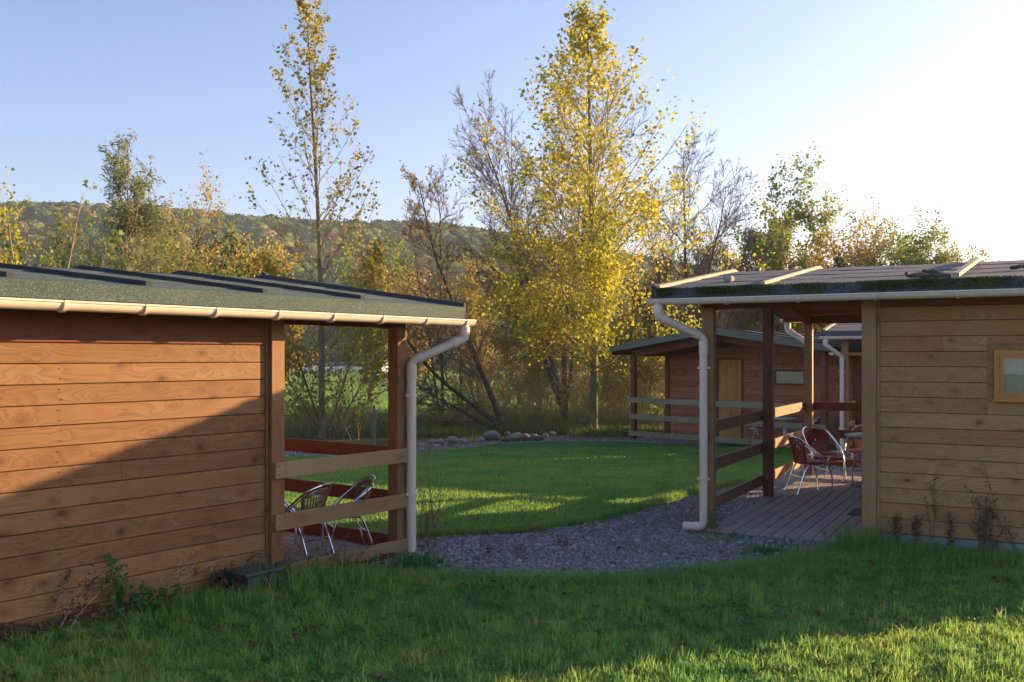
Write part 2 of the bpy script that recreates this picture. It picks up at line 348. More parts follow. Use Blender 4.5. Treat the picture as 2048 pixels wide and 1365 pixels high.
# ------------------------------------------------------------------ ground
def sheet(name, pts, z, mat, kind='structure'):
    me = bpy.data.meshes.new(name); me.from_pydata([(x, y, z + float(gz(y))) for x, y in pts], [], [tuple(range(len(pts)))]); me.materials.append(mat)
    o = link(name, me); o['kind'] = kind; return o
gme = bpy.data.meshes.new('ground'); gme.from_pydata([(x, y, float(gz(y))) for y in (-40, 45, 900) for x in (-700, 700)], [], [(0, 1, 3, 2), (2, 3, 5, 4)]); gme.materials.append(M['ground'])
gnd = link('ground', gme); gnd['kind'] = 'structure'
gravel_poly = [G(*p) for p in [(300, 1170), (560, 1152), (750, 1150), (900, 1158), (1050, 1162), (1250, 1163), (1400, 1150), (1550, 1132), (1650, 1108), (1720, 1100)]] + \
    [(6.2, 9.4), (9.5, 13), (12, 20)] + [G(*p) for p in [(1900, 866), (1240, 866), (1100, 874), (960, 886), (830, 899), (560, 903), (200, 905)]]
sheet('gravel_path', gravel_poly, .004, M['gravel'])
lawn_poly = [G(*p) for p in [(200, 1120), (500, 1072), (600, 1068), (700, 1076), (830, 1078), (900, 1072), (1040, 1066), (1180, 1047), (1290, 1018), (1400, 985), (1460, 970), (1540, 950), (1600, 930), (1650, 912), (1700, 895), (1640, 886), (1330, 889), (1250, 884), (1100, 884), (1000, 888), (900, 900), (700, 912), (560, 916), (200, 918)]]
sheet('back_lawn', lawn_poly, .008, M['lawn'])
fg_poly = [(-8, 3.5), (8, 3.5), (8, 9.0)] + [G(1722, 1096)] + [G(*p) for p in [(1650, 1108), (1550, 1132), (1400, 1150), (1250, 1163), (1050, 1162), (900, 1158), (750, 1150), (560, 1152), (300, 1170)]] + [(-8, 8.5)]
sheet('front_lawn', fg_poly, .006, M['lawn'])
mead = sheet('meadow', [(-60, 45.1), (60, 45.1), (140, 175), (-140, 175)], .01, M['meadow'])
def inpoly(P, poly):
    x, y = P[:, 0], P[:, 1]; r = np.zeros(len(P), bool); n = len(poly); j = n - 1
    for i in range(n):
        xi, yi = poly[i]; xj, yj = poly[j]
        c = ((yi > y) != (yj > y)) & (x < (xj - xi) * (y - yi) / (yj - yi + 1e-12) + xi); r ^= c; j = i
    return r
def scatter(poly, n, rng, bbox=None):
    xs = [p[0] for p in poly]; ys = [p[1] for p in poly]; b = bbox or (min(xs), max(xs), min(ys), max(ys))
    P = np.stack([rng.uniform(b[0], b[1], n), rng.uniform(b[2], b[3], n)], 1)
    m = inpoly(P, poly) & (np.abs(P[:, 0]) < P[:, 1] * .56 + .3)
    return P[m]
def vnoise(P, s, seed=0):
    """cheap smooth 2D noise 0..1"""
    r = np.random.default_rng(seed); v = np.zeros(len(P))
    for k in range(5):
        a = r.uniform(0, 6.28); f = s * r.uniform(.6, 1.8); v += np.sin((P[:, 0] * math.cos(a) + P[:, 1] * math.sin(a)) * f + r.uniform(0, 6.28) + 1.3 * np.sin(P[:, 1] * f * .7))
    return v / 10 + .5
def blades(name, P, h, wd, rng, mat, lean=.5, z=.006, curl=.5, oy=0.0):
    n = len(P); az = rng.uniform(0, 6.283, n); la = rng.uniform(0, 6.283, n); h = h * rng.uniform(.55, 1.25, n); wd = wd * rng.uniform(.7, 1.3, n)
    L = np.abs(rng.normal(0, lean, n)); dx, dy = np.cos(la) * L * h, np.sin(la) * L * h
    ux, uy = np.cos(az) * wd / 2, np.sin(az) * wd / 2; hz = h / np.sqrt(1 + L * L)
    V = np.zeros((n, 5, 3), np.float32); zz = z + gz(P[:, 1] + oy)
    V[:, 0] = np.stack([P[:, 0] - ux, P[:, 1] - uy, zz - .01], 1); V[:, 1] = np.stack([P[:, 0] + ux, P[:, 1] + uy, zz - .01], 1)
    mx, my = P[:, 0] + dx * .38, P[:, 1] + dy * .38
    V[:, 2] = np.stack([mx + ux * .8, my + uy * .8, zz + hz * .6], 1); V[:, 3] = np.stack([mx - ux * .8, my - uy * .8, zz + hz * .6], 1)
    V[:, 4] = np.stack([P[:, 0] + dx * (1 + curl * .3), P[:, 1] + dy * (1 + curl * .3), zz + hz * (1 - .25 * np.minimum(L, 1))], 1)
    b = np.arange(n)[:, None] * 5
    return npmesh(name, V.reshape(-1, 3), [b + np.array([[0, 1, 2, 3]]), b + np.array([[3, 2, 4]])], mat)
r1 = np.random.default_rng(3)
# foreground grass: dense blades, with taller wilder tufts
P = scatter(fg_poly, 330000, r1, (-5, 5.5, 5.4, 10.6)); d = np.clip(1.15 - (P[:, 1] - 5.5) * .11, .5, 1.2)
P = P[r1.random(len(P)) < d]
tall = vnoise(P, 1.6, 2) ; hh = (.034 + .048 * np.clip((tall - .35) * 2, 0, 1)) * np.where(vnoise(P, 14, 4) > .6, 1.5, .85)
cc = scatter(fg_poly, 800, r1, (-5, 5.5, 5.4, 10.2)); ct = np.repeat(cc, 22, 0) + r1.normal(0, .03, (len(cc) * 22, 2))
tag(link('long_grass', blades('long_grass', ct, .125, .0075, r1, M['grass'], .8, .006)), 'longer grass sprays standing out of the front lawn', 'grass', kind='stuff')
cc = scatter(fg_poly, 220, r1, (-5, 5.5, 5.4, 10.2)); ct = np.repeat(cc, 10, 0) + r1.normal(0, .025, (len(cc) * 10, 2))
tag(link('broad_weeds', blades('broad_weeds', ct, .085, .022, r1, M['weed'], 1.1, .006)), 'low broad-leaved weeds in the front lawn', 'weeds', kind='stuff')
g1 = link('lawn_grass', blades('lawn_grass', P, hh, .0085, r1, M['grass'], .75, .006)); tag(g1, 'short green grass of the front lawn', 'grass', kind='stuff')
P = scatter(lawn_poly, 330000, r1, (-6, 8, 10.3, 24)); d = np.clip(1.3 - (P[:, 1] - 11) * .07, .35, 1)
P = P[r1.random(len(P)) < d]
g2 = link('lawn_grass', blades('lawn_grass', P, .034 + .03 * vnoise(P, 1.2, 5), .011, r1, M['grass'], .5, .008)); tag(g2, 'mown grass of the lawn between the cabins', 'grass', kind='stuff')
# clover-like leaves in the front lawn
def leafquads(C, size, rng, elong=1.0, flat=0.0, up=None, wf=1.0):
    """C (n,3) centres -> kite quads, random orientation"""
    n = len(C); a = rng.normal(size=(n, 3)); 
    a[:, 2] *= (1 - flat); a /= np.linalg.norm(a, axis=1, keepdims=True) + 1e-9
    b = rng.normal(size=(n, 3)); b[:, 2] *= (1 - flat); b -= a * (a * b).sum(1, keepdims=True); b /= np.linalg.norm(b, axis=1, keepdims=True) + 1e-9
    s = (size * rng.uniform(.55, 1.35, n))[:, None]
    V = np.stack([C - a * s * .5 * elong, C + b * s * .42 * wf - a * s * .08, C + a * s * .55 * elong, C - b * s * .42 * wf - a * s * .08], 1)
    return V.reshape(-1, 3), np.arange(n)[:, None] * 4 + np.array([[0, 1, 2, 3]])
P = scatter(fg_poly, 60000, r1, (-5, 5.5, 5.4, 9.5)); P = P[vnoise(P, 2.2, 9) > .45]
V, Fq = leafquads(np.column_stack([P, gz(P[:, 1]) + r1.uniform(.015, .05, len(P))]), .024, r1, 1, .5)
tag(link('clover', npmesh('clover', V, Fq, M['weed'])), 'small clover leaves spread through the front lawn', 'clover', kind='stuff')
# pebbles on the gravel
def pebbles(P, size, rng, z=.004):
    n = len(P); base = np.array([(1, 0, 0), (0, 1, 0), (-1, 0, 0), (0, -1, 0), (0, 0, .7), (0, 0, -.5)], float)
    s = size * rng.uniform(.4, 1.4, n); V = base[None] * s[:, None, None] * rng.uniform(.6, 1.2, (n, 6, 1)); a = rng.uniform(0, 6.28, n)
    c, si = np.cos(a)[:, None], np.sin(a)[:, None]; X = V[:, :, 0] * c - V[:, :, 1] * si; Y = V[:, :, 0] * si + V[:, :, 1] * c
    V = np.stack([X + P[:, :1], Y + P[:, 1:2], V[:, :, 2] + z + gz(P[:, 1:2]) + (s * .2)[:, None]], 2)
    f = np.array([(0, 1, 4), (1, 2, 4), (2, 3, 4), (3, 0, 4), (1, 0, 5), (2, 1, 5), (3, 2, 5), (0, 3, 5)])
    return V.reshape(-1, 3), (np.arange(n)[:, None, None] * 6 + f[None]).reshape(-1, 3)
P = scatter(gravel_poly, 80000, r1, (-3, 4.5, 8.8, 15)); P = P[~inpoly(P, lawn_poly)]
_g = scatter(gravel_poly, 9000, r1, (-3, 4.5, 8.8, 13)); _g = _g[(~inpoly(_g, lawn_poly)) & (vnoise(_g, 3.1, 21) > .66)]
tag(link('gravel_weeds', blades('gravel_weeds', _g, .045, .006, r1, M['grassdry'], 1.0, .004)), 'thin straw and weeds growing through the gravel', 'weeds', kind='stuff')
V, Fq = pebbles(P, .018, r1); tag(link('gravel', npmesh('gravel', V, Fq, M['pebble'])), 'loose grey gravel chippings between the cabins', 'gravel', kind='stuff')
P = scatter(gravel_poly, 30000, r1, (-6, 9, 19, 27)); P = P[~inpoly(P, lawn_poly)]
V, Fq = pebbles(P, .03, r1); tag(link('gravel', npmesh('gravel', V, Fq, M['pebble'])), 'grey gravel along the far edge of the lawn', 'gravel', kind='stuff')
P = scatter(gravel_poly, 5000, r1, (-3, 4.5, 8.8, 15)); P = P[~inpoly(P, lawn_poly)]
V, Fq = pebbles(P, .034, r1); tag(link('gravel', npmesh('gravel', V, Fq, M['pebble'])), 'coarser stones among the grey gravel', 'gravel', kind='stuff')
# leaf litter
_l = scatter(gravel_poly, 6000, r1, (-6, 9, 18, 29)); _l = _l[~inpoly(_l, lawn_poly)]
P = np.concatenate([_l, scatter(gravel_poly, 260, r1, (-3, 4.5, 8.8, 14)), scatter(lawn_poly, 260, r1, (-6, 8, 11, 23)), scatter(fg_poly, 700, r1, (-4, 5, 5.4, 10))])
V, Fq = leafquads(np.column_stack([P, gz(P[:, 1]) + r1.uniform(.02, .06, len(P))]), .05, r1, 1, .8)
tag(link('leaf_litter', npmesh('leaf_litter', V, Fq, M['deadleaf'])), 'small fallen leaves scattered over gravel and lawn', 'leaf litter', kind='stuff')

# ------------------------------------------------------------------ cabins
class Cab:
    def __init__(s, corner, xdir, my, name, z=0.0):
        s.o = np.array(corner, float); s.x = np.array(xdir, float); s.x /= np.linalg.norm(s.x); s.my = my
        y = np.array([-s.x[1], s.x[0]]); s.y = y * my; s.z = z
        s.root = empty(name, (corner[0], corner[1], z), math.atan2(s.x[1], s.x[0]))
    def W(s, a, t): return s.o + s.x * a + s.y * t
    def a_of(s, t, px):           # position along the length where the line t meets pixel column px
        q = (px - 1024) / F; p = s.o + s.y * t; return (q * p[1] - p[0]) / (s.x[0] - q * s.x[1])
    def t_of(s, a, px):
        q = (px - 1024) / F; p = s.o + s.x * a; return (q * p[1] - p[0]) / (s.y[0] - q * s.y[1])
    def zof(s, a, t, py): return ZZ(py, s.W(a, t)[1]) - s.z
    def mb(s): return MB(s.my)
    def ang(s, local): return math.atan2(s.x[1], s.x[0]) + (local if s.my > 0 else -local)
def planks_x(c, mat, s0, s1, t, z0, z1, ph, cuts=(), thick=.03, name='plank', dirn=-1, rnd=random):
    """planks running along s on the face t (outer side is dirn)"""
    z = z0
    while z < z1 - .02:
        h = min(ph, z1 - z); segs = [(s0, s1)]; extra = []
        for (a, b, ca, cb) in cuts:
            if z + h > ca + .01 and z < cb - .01:
                segs = [(s0, a), (b, s1)]
                if z < ca - .01: extra.append((a, b, z, ca))
                if z + h > cb + .01: extra.append((a, b, cb, z + h))
        j = rnd.uniform(-.004, .004)
        if rnd.random() < .3:
            q = rnd.uniform(s0 + .5, s1 - .5); ns = []
            for (u, v) in segs: ns += [(u, q - .0015), (q + .0015, v)] if u + .2 < q < v - .2 else [(u, v)]
            segs = ns
        for (u, v) in segs:
            f = t + dirn * (thick + j) ; lo, hi = min(t, f), max(t, f)
            c.mb().box(u, v, lo, hi, z + .0025, z + h - .0025, .004).build(name, mat, c.root)
        for (u, v, za, zb) in extra:
            f = t + dirn * (thick + j); c.mb().box(u, v, min(t, f), max(t, f), za + .0025, zb - .0025).build(name, mat, c.root)
        z += h
def planks_y(c, mat, t0, t1, s, z0, z1f, ph, cuts=(), thick=.03, name='plank', dirn=-1, rnd=random):
    z = z0; zt = max(z1f(t0), z1f((t0 + t1) / 2), z1f(t1))
    while z < zt - .02:
        h = ph
        # clip the plank ends under the sloping roof
        zz = z + h; ts = np.linspace(t0, t1, 61); ok = [x for x in ts if z1f(x) >= min(zz, zt) - .02]
        if not ok: break
        u, v = ok[0], ok[-1]
        if v - u < .2: break
        segs = [(u, v)]; extra = []
        for (a, b, ca, cb) in cuts:
            if z + h > ca + .01 and z < cb - .01:
                ns = []
                if z < ca - .01: extra.append((a, b, z, ca))
                if z + h > cb + .01: extra.append((a, b, cb, z + h))
                for (p, q) in segs:
                    if b <= p or a >= q: ns.append((p, q)); continue
                    if a > p: ns.append((p, a))
                    if b < q: ns.append((b, q))
                segs = ns
        j = rnd.uniform(-.004, .004)
        for (p, q) in segs:
            f = s + dirn * (thick + j); c.mb().box(min(s, f), max(s, f), p, q, z + .0025, z + h - .0025, .004).build(name, mat, c.root)
        for (p, q, za, zb) in extra:
            f = s + dirn * (thick + j); c.mb().box(min(s, f), max(s, f), p, q, za + .0025, zb - .0025).build(name, mat, c.root)
        z += h
def nails(c, marks):
    m = c.mb()
    for (s_, t_, z_) in marks: m.tube([(s_, t_ + .002, z_), (s_, t_ - .002, z_)], .005, 5)
    o = m.build('nails', M['nail'], c.root); o['kind'] = 'stuff'
def cabin(c, Wd, D, L, zg, ztop, zr, mats, ph, zs0, ov=.4, ove=.58, nposts=3, mirror_open=False, brk=.62, strips=4, pw=.14, right_end=.5, battens=(), seed=1, planks_back=False, pipe_rear=False, plinth=.14, deckz=.03, door=None, gwin=None, fwin=None, gut=True, front_rail=False, zr_rail=.02, rail_in=False, shoe=True, pipe_s=-.08, rear_wall=False, head=None, gsides=(0, 1), pipe_front=True, sag=0.0):
    rnd = random.Random(seed); R = c.root
    mb = c.mb
    zw = zg - .13                                     # top of walls / posts at the eave
    slope = (zr - ztop) / (Wd / 2 + ov)
    under = lambda t: ztop - .13 + slope * (ov + min(t, Wd - t))      # underside of roof at t
    # --- deck
    n = int(round(D / .145)); bw = D / n
    for i in range(n):
        mb().box(i * bw + .005, (i + 1) * bw - .005, -.08, Wd + .08, deckz - .028, deckz + rnd.uniform(-.001, .001), .003).build('deck_board', M['deck'], R)
    mb().box(.0, D, -.07, Wd + .07, -.25, deckz - .03).build('deck_frame', M['beam_x'], R)
    # --- posts
    for t in ([0, Wd / 2, Wd] if nposts == 3 else [0, Wd]):
        h = under(t) - .14
        mb().box(-pw / 2, pw / 2, t - pw / 2, t + pw / 2, -.02 if t == 0 else deckz, h, .006).build('post', mats['post'] if t != Wd / 2 else mats.get('midpost', mats['post']), R)
    mb().box(D - .075, D + .075, -.085, .075, -.05, under(0) - .02, .006).build('wall_post', mats['post'], R)
    mb().box(D + .077, D + .105, -.045, -.005, -.0, under(0) - .02).build('post_trim', mats['post'], R)
    mb().box(D - .075, D + .075, Wd - .075, Wd + .085, -.05, under(0) - .02, .006).build('wall_post', mats['post'], R)
    mb().box(L - .075, L + .075, -.085, .075, -.05, under(0) - .02, .006).build('wall_post', mats['post'], R)
    # --- beams under roof
    for s in (0, D):
        for (ta, tb) in ((-.05, Wd / 2), (Wd + .05, Wd / 2)):
            mb().slope(s - .045, s + .045, ta, under(ta) - .005, tb, under(tb) - .005, .17).build('gable_beam', mats['beam_y'], R)
    for t in (0, Wd):
        mb().box(-pw / 2 - .01, L + right_end - .05, t - .04, t + .04, under(0) - .15, under(0) - .012).build('eave_beam', mats['beam_x'], R)
    mb().box(-ove + .05, L + right_end - .05, Wd / 2 - .05, Wd / 2 + .05, under(Wd / 2) - .2, under(Wd / 2) - .02).build('ridge_beam', mats['beam_x'], R)
    # --- wall core, plinth, planks
    vs = []
    for s in (D + .03, L - .03):
        vs += [(s, .03, -.05), (s, Wd - .03, -.05), (s, Wd - .03, under(0) - .03), (s, Wd / 2, under(Wd / 2) - .03), (s, .03, under(0) - .03)]
    mb().add(vs, [(0, 1, 2, 3, 4)[::-1], (5, 6, 7, 8, 9), (0, 5, 9, 4)[::-1], (1, 2, 7, 6)[::-1], (2, 3, 8, 7)[::-1], (3, 4, 9, 8)[::-1], (0, 1, 6, 5)]).build('wall_core', M['core'], R)
    mb().box(D - .03, L + .03, -.012, Wd + .012, -.2, zs0 - .01).build('plinth', M['concrete'], R)
    fc = [(fwin[0], fwin[1], fwin[2], fwin[3])] if fwin else []
    head = head or under(0) - .17
    planks_x(c, mats['plank'], D + .077, L - .077, 0, zs0, head, ph, fc, rnd=rnd)
    nails(c, [(s_, -.0355, zs0 + ph * (k_ + f_)) for k_ in range(1, int((head - zs0) / ph)) for f_ in (.25, .75) for s_ in (D + .11, D + (L - D) * .5 + rnd.uniform(-.01, .01), L - .12)])
    mb().box(D + .077, L - .077, -.042, 0, head + .003, under(0) + .0, .004).build('header_board', mats['beam_x'], R)
    gc = []
    if door: gc.append((door[0], door[1], door[2] - .3, door[3]))
    if gwin: gc.append(gwin)
    planks_y(c, mats['plank_y'], .077, Wd - .077, D, zs0, lambda t: under(t) - .0, ph, gc, rnd=rnd)
    if rear_wall:
        planks_x(c, mats['plank'], D + .077, L - .077, Wd, zs0, under(0) - .05, ph, [], dirn=1, rnd=rnd)
    for (s0, e) in ((L, 1),):
        planks_y(c, mats['plank_y'], .077, Wd - .077, L, zs0, lambda t: under(t) - .0, ph, [], dirn=1, rnd=rnd)
    # --- roof slab, two slopes
    s0, s1 = -ove, L + right_end
    for sg in (0, 1):
        T = (lambda t: t) if sg == 0 else (lambda t: Wd - t)
        mb().slope(s0 + .03, s1 - .03, T(-ov), ztop - .055, T(Wd / 2), zr - .055, .05, -sag).build('roof_deck', mats['beam_x'], R)
        mb().box(s0 + .04, s1 - .04, min(T(-ov + .004), T(-ov + .03)), max(T(-ov + .004), T(-ov + .03)), zg - .05, ztop - .108).build('fascia', mats['beam_x'], R)
        # felt courses with overlaps: the lower edge of each laps over the one below, a little wavy
        run = Wd / 2 + ov
        ns = 46
        for k in range(strips):
            a0 = k / strips; a1 = (k + 1) / strips + .03; a1 = min(a1, 1.0)
            m = mb(); vs = []; seedk = rnd.uniform(0, 50)
            for i in range(ns + 1):
                s = s0 + .012 + (s1 - s0 - .024) * i / ns
                wv = (.012 * math.sin(s * 2.1 + seedk) + .008 * math.sin(s * 6.3 + seedk * 2)) if k else 0
                ta = -ov + run * a0 + wv; tb = -ov + run * a1; bump_ = .004 * math.sin(s * 3.7 + seedk) + .003 * math.sin(s * 9.1 + seedk)
                zrs = zr - sag * (s - s0) / (s1 - s0); za = ztop + (zrs - ztop) * (ta + ov) / run; zb = ztop + (zrs - ztop) * a1
                if k == 0: vs += [(s, T(ta - .008), za - .115 ), (s, T(ta - .012), za + .006), (s, T(tb), zb + .004)]
                else: vs += [(s, T(ta), za - .002), (s, T(ta + .002), za + .010 + bump_ * .6), (s, T(tb), zb + .004 + bump_ * .5)]
            fs = []
            for i in range(ns):
                for j in range(2):
                    q = (i * 3 + j, i * 3 + j + 1, i * 3 + 3 + j + 1, i * 3 + 3 + j); fs.append(q if sg else q[::-1])
            m.add(vs, fs).build('felt_course', mats['felt'], R)
        # verge boards at each gable and battens
        for sv in (s0, s1 - .035):
            mb().slope(sv, sv + .035, T(-ov - .01), ztop + .05, T(Wd / 2), zr + .05 - (sag if sv > s0 else 0), .16).build('verge_board', mats['verge'], R)
        if mats.get('vergecap'):
            mb().slope(s0 + .036, s0 + .085, T(-ov + .03), ztop + .046, T(Wd / 2), zr + .046, .044).build('verge_fillet', mats['vergecap'], R)
        for (b, lo, hi) in battens:
            zrb = zr - sag * (b - s0) / (s1 - s0)
            if sg and hi < 1: continue
            ta = -ov + run * lo; tb = -ov + run * hi; st = 1 if not mats.get('bent') or b < 2 or sg else 5
            if st == 1: mb().slope(b - .026, b + .026, T(ta), ztop + (zrb - ztop) * lo + .044, T(tb), ztop + (zrb - ztop) * hi + .046, .04).build('batten', mats['batten'], R)
            else:
                pts = []
                for i in range(st + 1):
                    f = i / st; a = lo + (hi - lo) * f; pts.append((b - .0 + .10 * math.sin(f * 2.6), T(-ov + run * a), ztop + (zr - ztop) * a + .04 + .05 * math.sin(f * 3.1) ))
                m = mb(); vs = []
                for p in pts: vs += [(p[0] - .03, p[1], p[2] - .022), (p[0] + .03, p[1], p[2] - .022), (p[0] + .03, p[1], p[2] + .022), (p[0] - .03, p[1], p[2] + .022)]
                fs = [(i * 4 + j, i * 4 + (j + 1) % 4, i * 4 + 4 + (j + 1) % 4, i * 4 + 4 + j) for i in range(st) for j in range(4)] + [(3, 2, 1, 0), tuple(st * 4 + q for q in range(4))]
                m.add(vs, fs).build('batten', mats['batten'], R)
    mb().slope(s0 - .004, s0 + .05, Wd / 2 - .09, zr + .055, Wd / 2, zr + .085, .06).build('ridge_cap', mats['verge'], R)
    # --- gutters and downpipes
    if gut:
        for sg in gsides:
            T = (lambda t: t) if sg == 0 else (lambda t: Wd - t)
            r = .06; tc = -ov - .072; gs0, gs1 = s0 - .02, s1 + .02; K = 10
            m = mb(); vs = []
            for s in (gs0, gs1):
                for rr in (r, r - .005):
                    for k in range(K + 1):
                        a = math.pi + math.pi * k / K; vs.append((s, T(tc + rr * math.cos(a)), zg + rr * math.sin(a)))
            n1 = K + 1; fs = []
            for k in range(K): fs += [(k, k + 1, 2 * n1 + k + 1, 2 * n1 + k), (n1 + k + 1, n1 + k, 3 * n1 + k, 3 * n1 + k + 1), (k + 1, k, n1 + k, n1 + k + 1), (2 * n1 + k, 2 * n1 + k + 1, 3 * n1 + k + 1, 3 * n1 + k)]
            fs += [(0, n1, 3 * n1, 2 * n1), (n1 - 1, 3 * n1 - 1, 4 * n1 - 1, 2 * n1 - 1)]
            gt = m.add(vs, fs).build('gutter', M['pvc'], R, True)
            mb().tube([(gs0, T(tc - r), zg + .003), (gs1, T(tc - r), zg + .003)], .009, 6).build('gutter_lip', M['pvc'], gt)
            for s in (gs0, gs1):
                vs = [(s + d, T(tc + (r + .003) * math.cos(math.pi + math.pi * k / K)), zg + .004 + (r + .003) * math.sin(math.pi + math.pi * k / K)) for d in (-.004, .006) for k in range(K + 1)]
                fs = [tuple(range(K, -1, -1)), tuple(range(K + 1, 2 * K + 2))] + [(k, k + 1, K + 2 + k, K + 1 + k) for k in range(K)] + [(0, K + 1, 2 * K + 1, K)]
                mb().add(vs, fs).build('gutter_end', M['pvc'], gt)
            s = -ove + .12
            while s < gs1 - .05:
                vs = []
                for ds in (-.016, .016):
                    for rr in (r + .012, r + .001):
                        for k in range(K + 1):
                            a = math.pi + math.pi * k / K; vs.append((s + ds, T(tc + rr * math.cos(a)), zg + (.012 if k in (0, K) else 0) + rr * math.sin(a)))
                fs = []
                for k in range(K): fs += [(k, k + 1, 2 * n1 + k + 1, 2 * n1 + k), (n1 + k + 1, n1 + k, 3 * n1 + k, 3 * n1 + k + 1), (k + 1, k, n1 + k, n1 + k + 1), (2 * n1 + k, 2 * n1 + k + 1, 3 * n1 + k + 1, 3 * n1 + k)]
                mb().add(vs, fs).build('gutter_bracket', M['pvc'], R, True)
                s += brk
            if (sg and not pipe_rear) or not pipe_front: continue
            so_ = -ove + .1; ts = T(tc); tp = T(-pw / 2 - .055); zb = .1
            pts = [(so_, ts, zg - .04), (so_, ts, zg - .15), (so_, ts, zg - .175), (so_ + .02, ts + (tp - ts) * .06, zg - .20), (so_ + .05, ts + (tp - ts) * .12, zg - .215),
                   (pipe_s - .05, ts + (tp - ts) * .9, zg - .40), (pipe_s - .02, ts + (tp - ts) * .96, zg - .42), (pipe_s, tp, zg - .455), (pipe_s, tp, zg - .6), (pipe_s, tp, .2)]
            if shoe: pts += [(pipe_s, tp, .12), (pipe_s - .012, tp, .085), (pipe_s - .04, tp, .062), (pipe_s - .08, tp, .056), (pipe_s - .24, tp, .056)]
            else: pts += [(pipe_s, tp, .02)]
            dp = mb().tube(pts, .048, 16, True).build('downpipe', M['pvc'], R, True)
            def collar(a, b, f0, f1, r2=.0545, nm='pipe_collar', mt=None):
                a = np.array(a); b = np.array(b); mb().tube([tuple(a + (b - a) * f0), tuple(a + (b - a) * f1)], r2, 16).build(nm, mt or M['pvc'], dp, True)
            collar(pts[0], pts[1], .25, 1.02, .0575); collar(pts[4], pts[5], .0, .14); collar(pts[4], pts[5], .86, 1.0); collar(pts[7], pts[8], .1, 1.1)
            if shoe: collar(pts[12], pts[14], .05, .35)
            for zc_ in (zg - .78, .62):
                b = mb(); b.tube([(pipe_s, tp, zc_ - .014), (pipe_s, tp, zc_ + .014)], .058, 16); b.box(pipe_s - .075, pipe_s + .075, tp - .008, tp + .008, zc_ - .012, zc_ + .012); b.tube([(pipe_s + .045, tp + .0, zc_), (pipe_s + .045, T(-pw / 2), zc_)], .007, 6)
                b.build('pipe_clip', M['pvc'], dp, True)
    # --- rails
    def rail_s(z0, s_face, ta, tb, mt):           # boards across the gable end
        mb().box(s_face - .016, s_face + .016, ta, tb, z0, z0 + .145, .003).build('rail', mt, R)
    for z0 in (zr_rail, zr_rail + .465, zr_rail + .93):
        rail_s(z0, -pw / 2 - .018, -pw / 2 - .04, Wd + pw / 2 + .03, mats['rail_y'])
        mb().box(-pw / 2, D - .08, Wd + pw / 2 + .002, Wd + pw / 2 + .034, z0, z0 + .145, .003).build('rail', mats.get('rail_far', mats['beam_x']), R)
        if front_rail:
            o = mb().box(-pw / 2 + .01, D + .055, -pw / 2 - .052, -pw / 2 - .018, z0, z0 + .145, .003).build('rail', mats['rail_x'], R)
            nb = mb()
            for s in (D - .05, D + .02, .0):
                for dz in (.035, .11): nb.tube([(s, -pw / 2 - .054, z0 + dz), (s, -pw / 2 - .05, z0 + dz)], .007, 6)
            nb.build('nail', M['nail'], o)
    # --- door and windows in the gable wall
    if door:
        a, b, z0, z1 = door
        f = mb(); f.box(D - .05, D - .0, a - .06, a, z0, z1 + .06); f.box(D - .05, D, b, b + .06, z0, z1 + .06); f.box(D - .05, D, a, b, z1, z1 + .06)
        f.build('door_frame', mats['post'], R)
        dr = mb().box(D - .012, D + .02, a + .003, b - .003, z0, z1 - .003).build('door', M['door'], R); nb = 7
        for i in range(nb): mb().box(D - .03, D - .014, a + .005 + (b - a - .01) * i / nb + .002, a + .005 + (b - a - .01) * (i + 1) / nb - .002, z0 + .01, z1 - .01, .003).build('door_board', M['door'], dr)
        mb().tube([(D - .03, b - .08, z0 + 1.02), (D - .08, b - .08, z0 + 1.02), (D - .08, b - .2, z0 + 1.02)], .01, 8).build('handle', M['steel'], dr)
    if gwin:
        a, b, z0, z1 = gwin; f = mb(); e = .05
        f.box(D - .04, D + .02, a, a + e, z0, z1); f.box(D - .04, D + .02, b - e, b, z0, z1); f.box(D - .04, D + .02, a + e, b - e, z0, z0 + e); f.box(D - .04, D + .02, a + e, b - e, z1 - e, z1)
        wf = f.build('window', mats['post'], R)
        mb().box(D - .012, D - .006, a + e, b - e, z0 + e, z1 - e).build('pane', M['glass'], wf)
        curtain(c, 'y', a + e, b - e, z0 + e, z1 - e, D + .02).parent = wf
    if fwin:
        a, b, z0, z1 = fwin; f = mb()
        e = .06; f.box(a, a + e, -.045, .0, z0, z1, 0); f.box(b - e, b, -.045, 0, z0, z1); f.box(a + e, b - e, -.045, 0, z1 - e, z1)
        f.build('window_trim', M['plank'], R)
        a += e + .002; b -= e + .002; z1 -= e + .002
        g = mb(); e = .05
        g.box(a, a + e, -.065, .02, z0, z1); g.box(b - e, b, -.065, .02, z0, z1); g.box(a + e, b - e, -.065, .02, z1 - e, z1); g.box(a + e, b - e, -.065, .02, z0, z0 + e)
        wf = g.build('window', M['winframe'], R); g = mb(); a += e + .002; b -= e + .002; z0 += e + .002; z1 -= e + .002; e = .035
        g.box(a, a + e, -.055, .01, z0, z1); g.box(b - e, b, -.055, .01, z0, z1); g.box(a + e, b - e, -.055, .01, z1 - e, z1); g.box(a + e, b - e, -.055, .01, z0, z0 + e)
        g.build('sash', M['winframe'], wf)
        mb().box(a + e, b - e, -.022, -.016, z0 + e, z1 - e).build('pane', M['glass'], wf)
        curtain(c, 'x', a + e, b - e, z0 + e, z1 - e, .018).parent = wf
        mb().box(a - .07, b + .07, -.10, -.067, z0 - .06, z0 - .038, .004).build('sill', M['winframe'], wf)
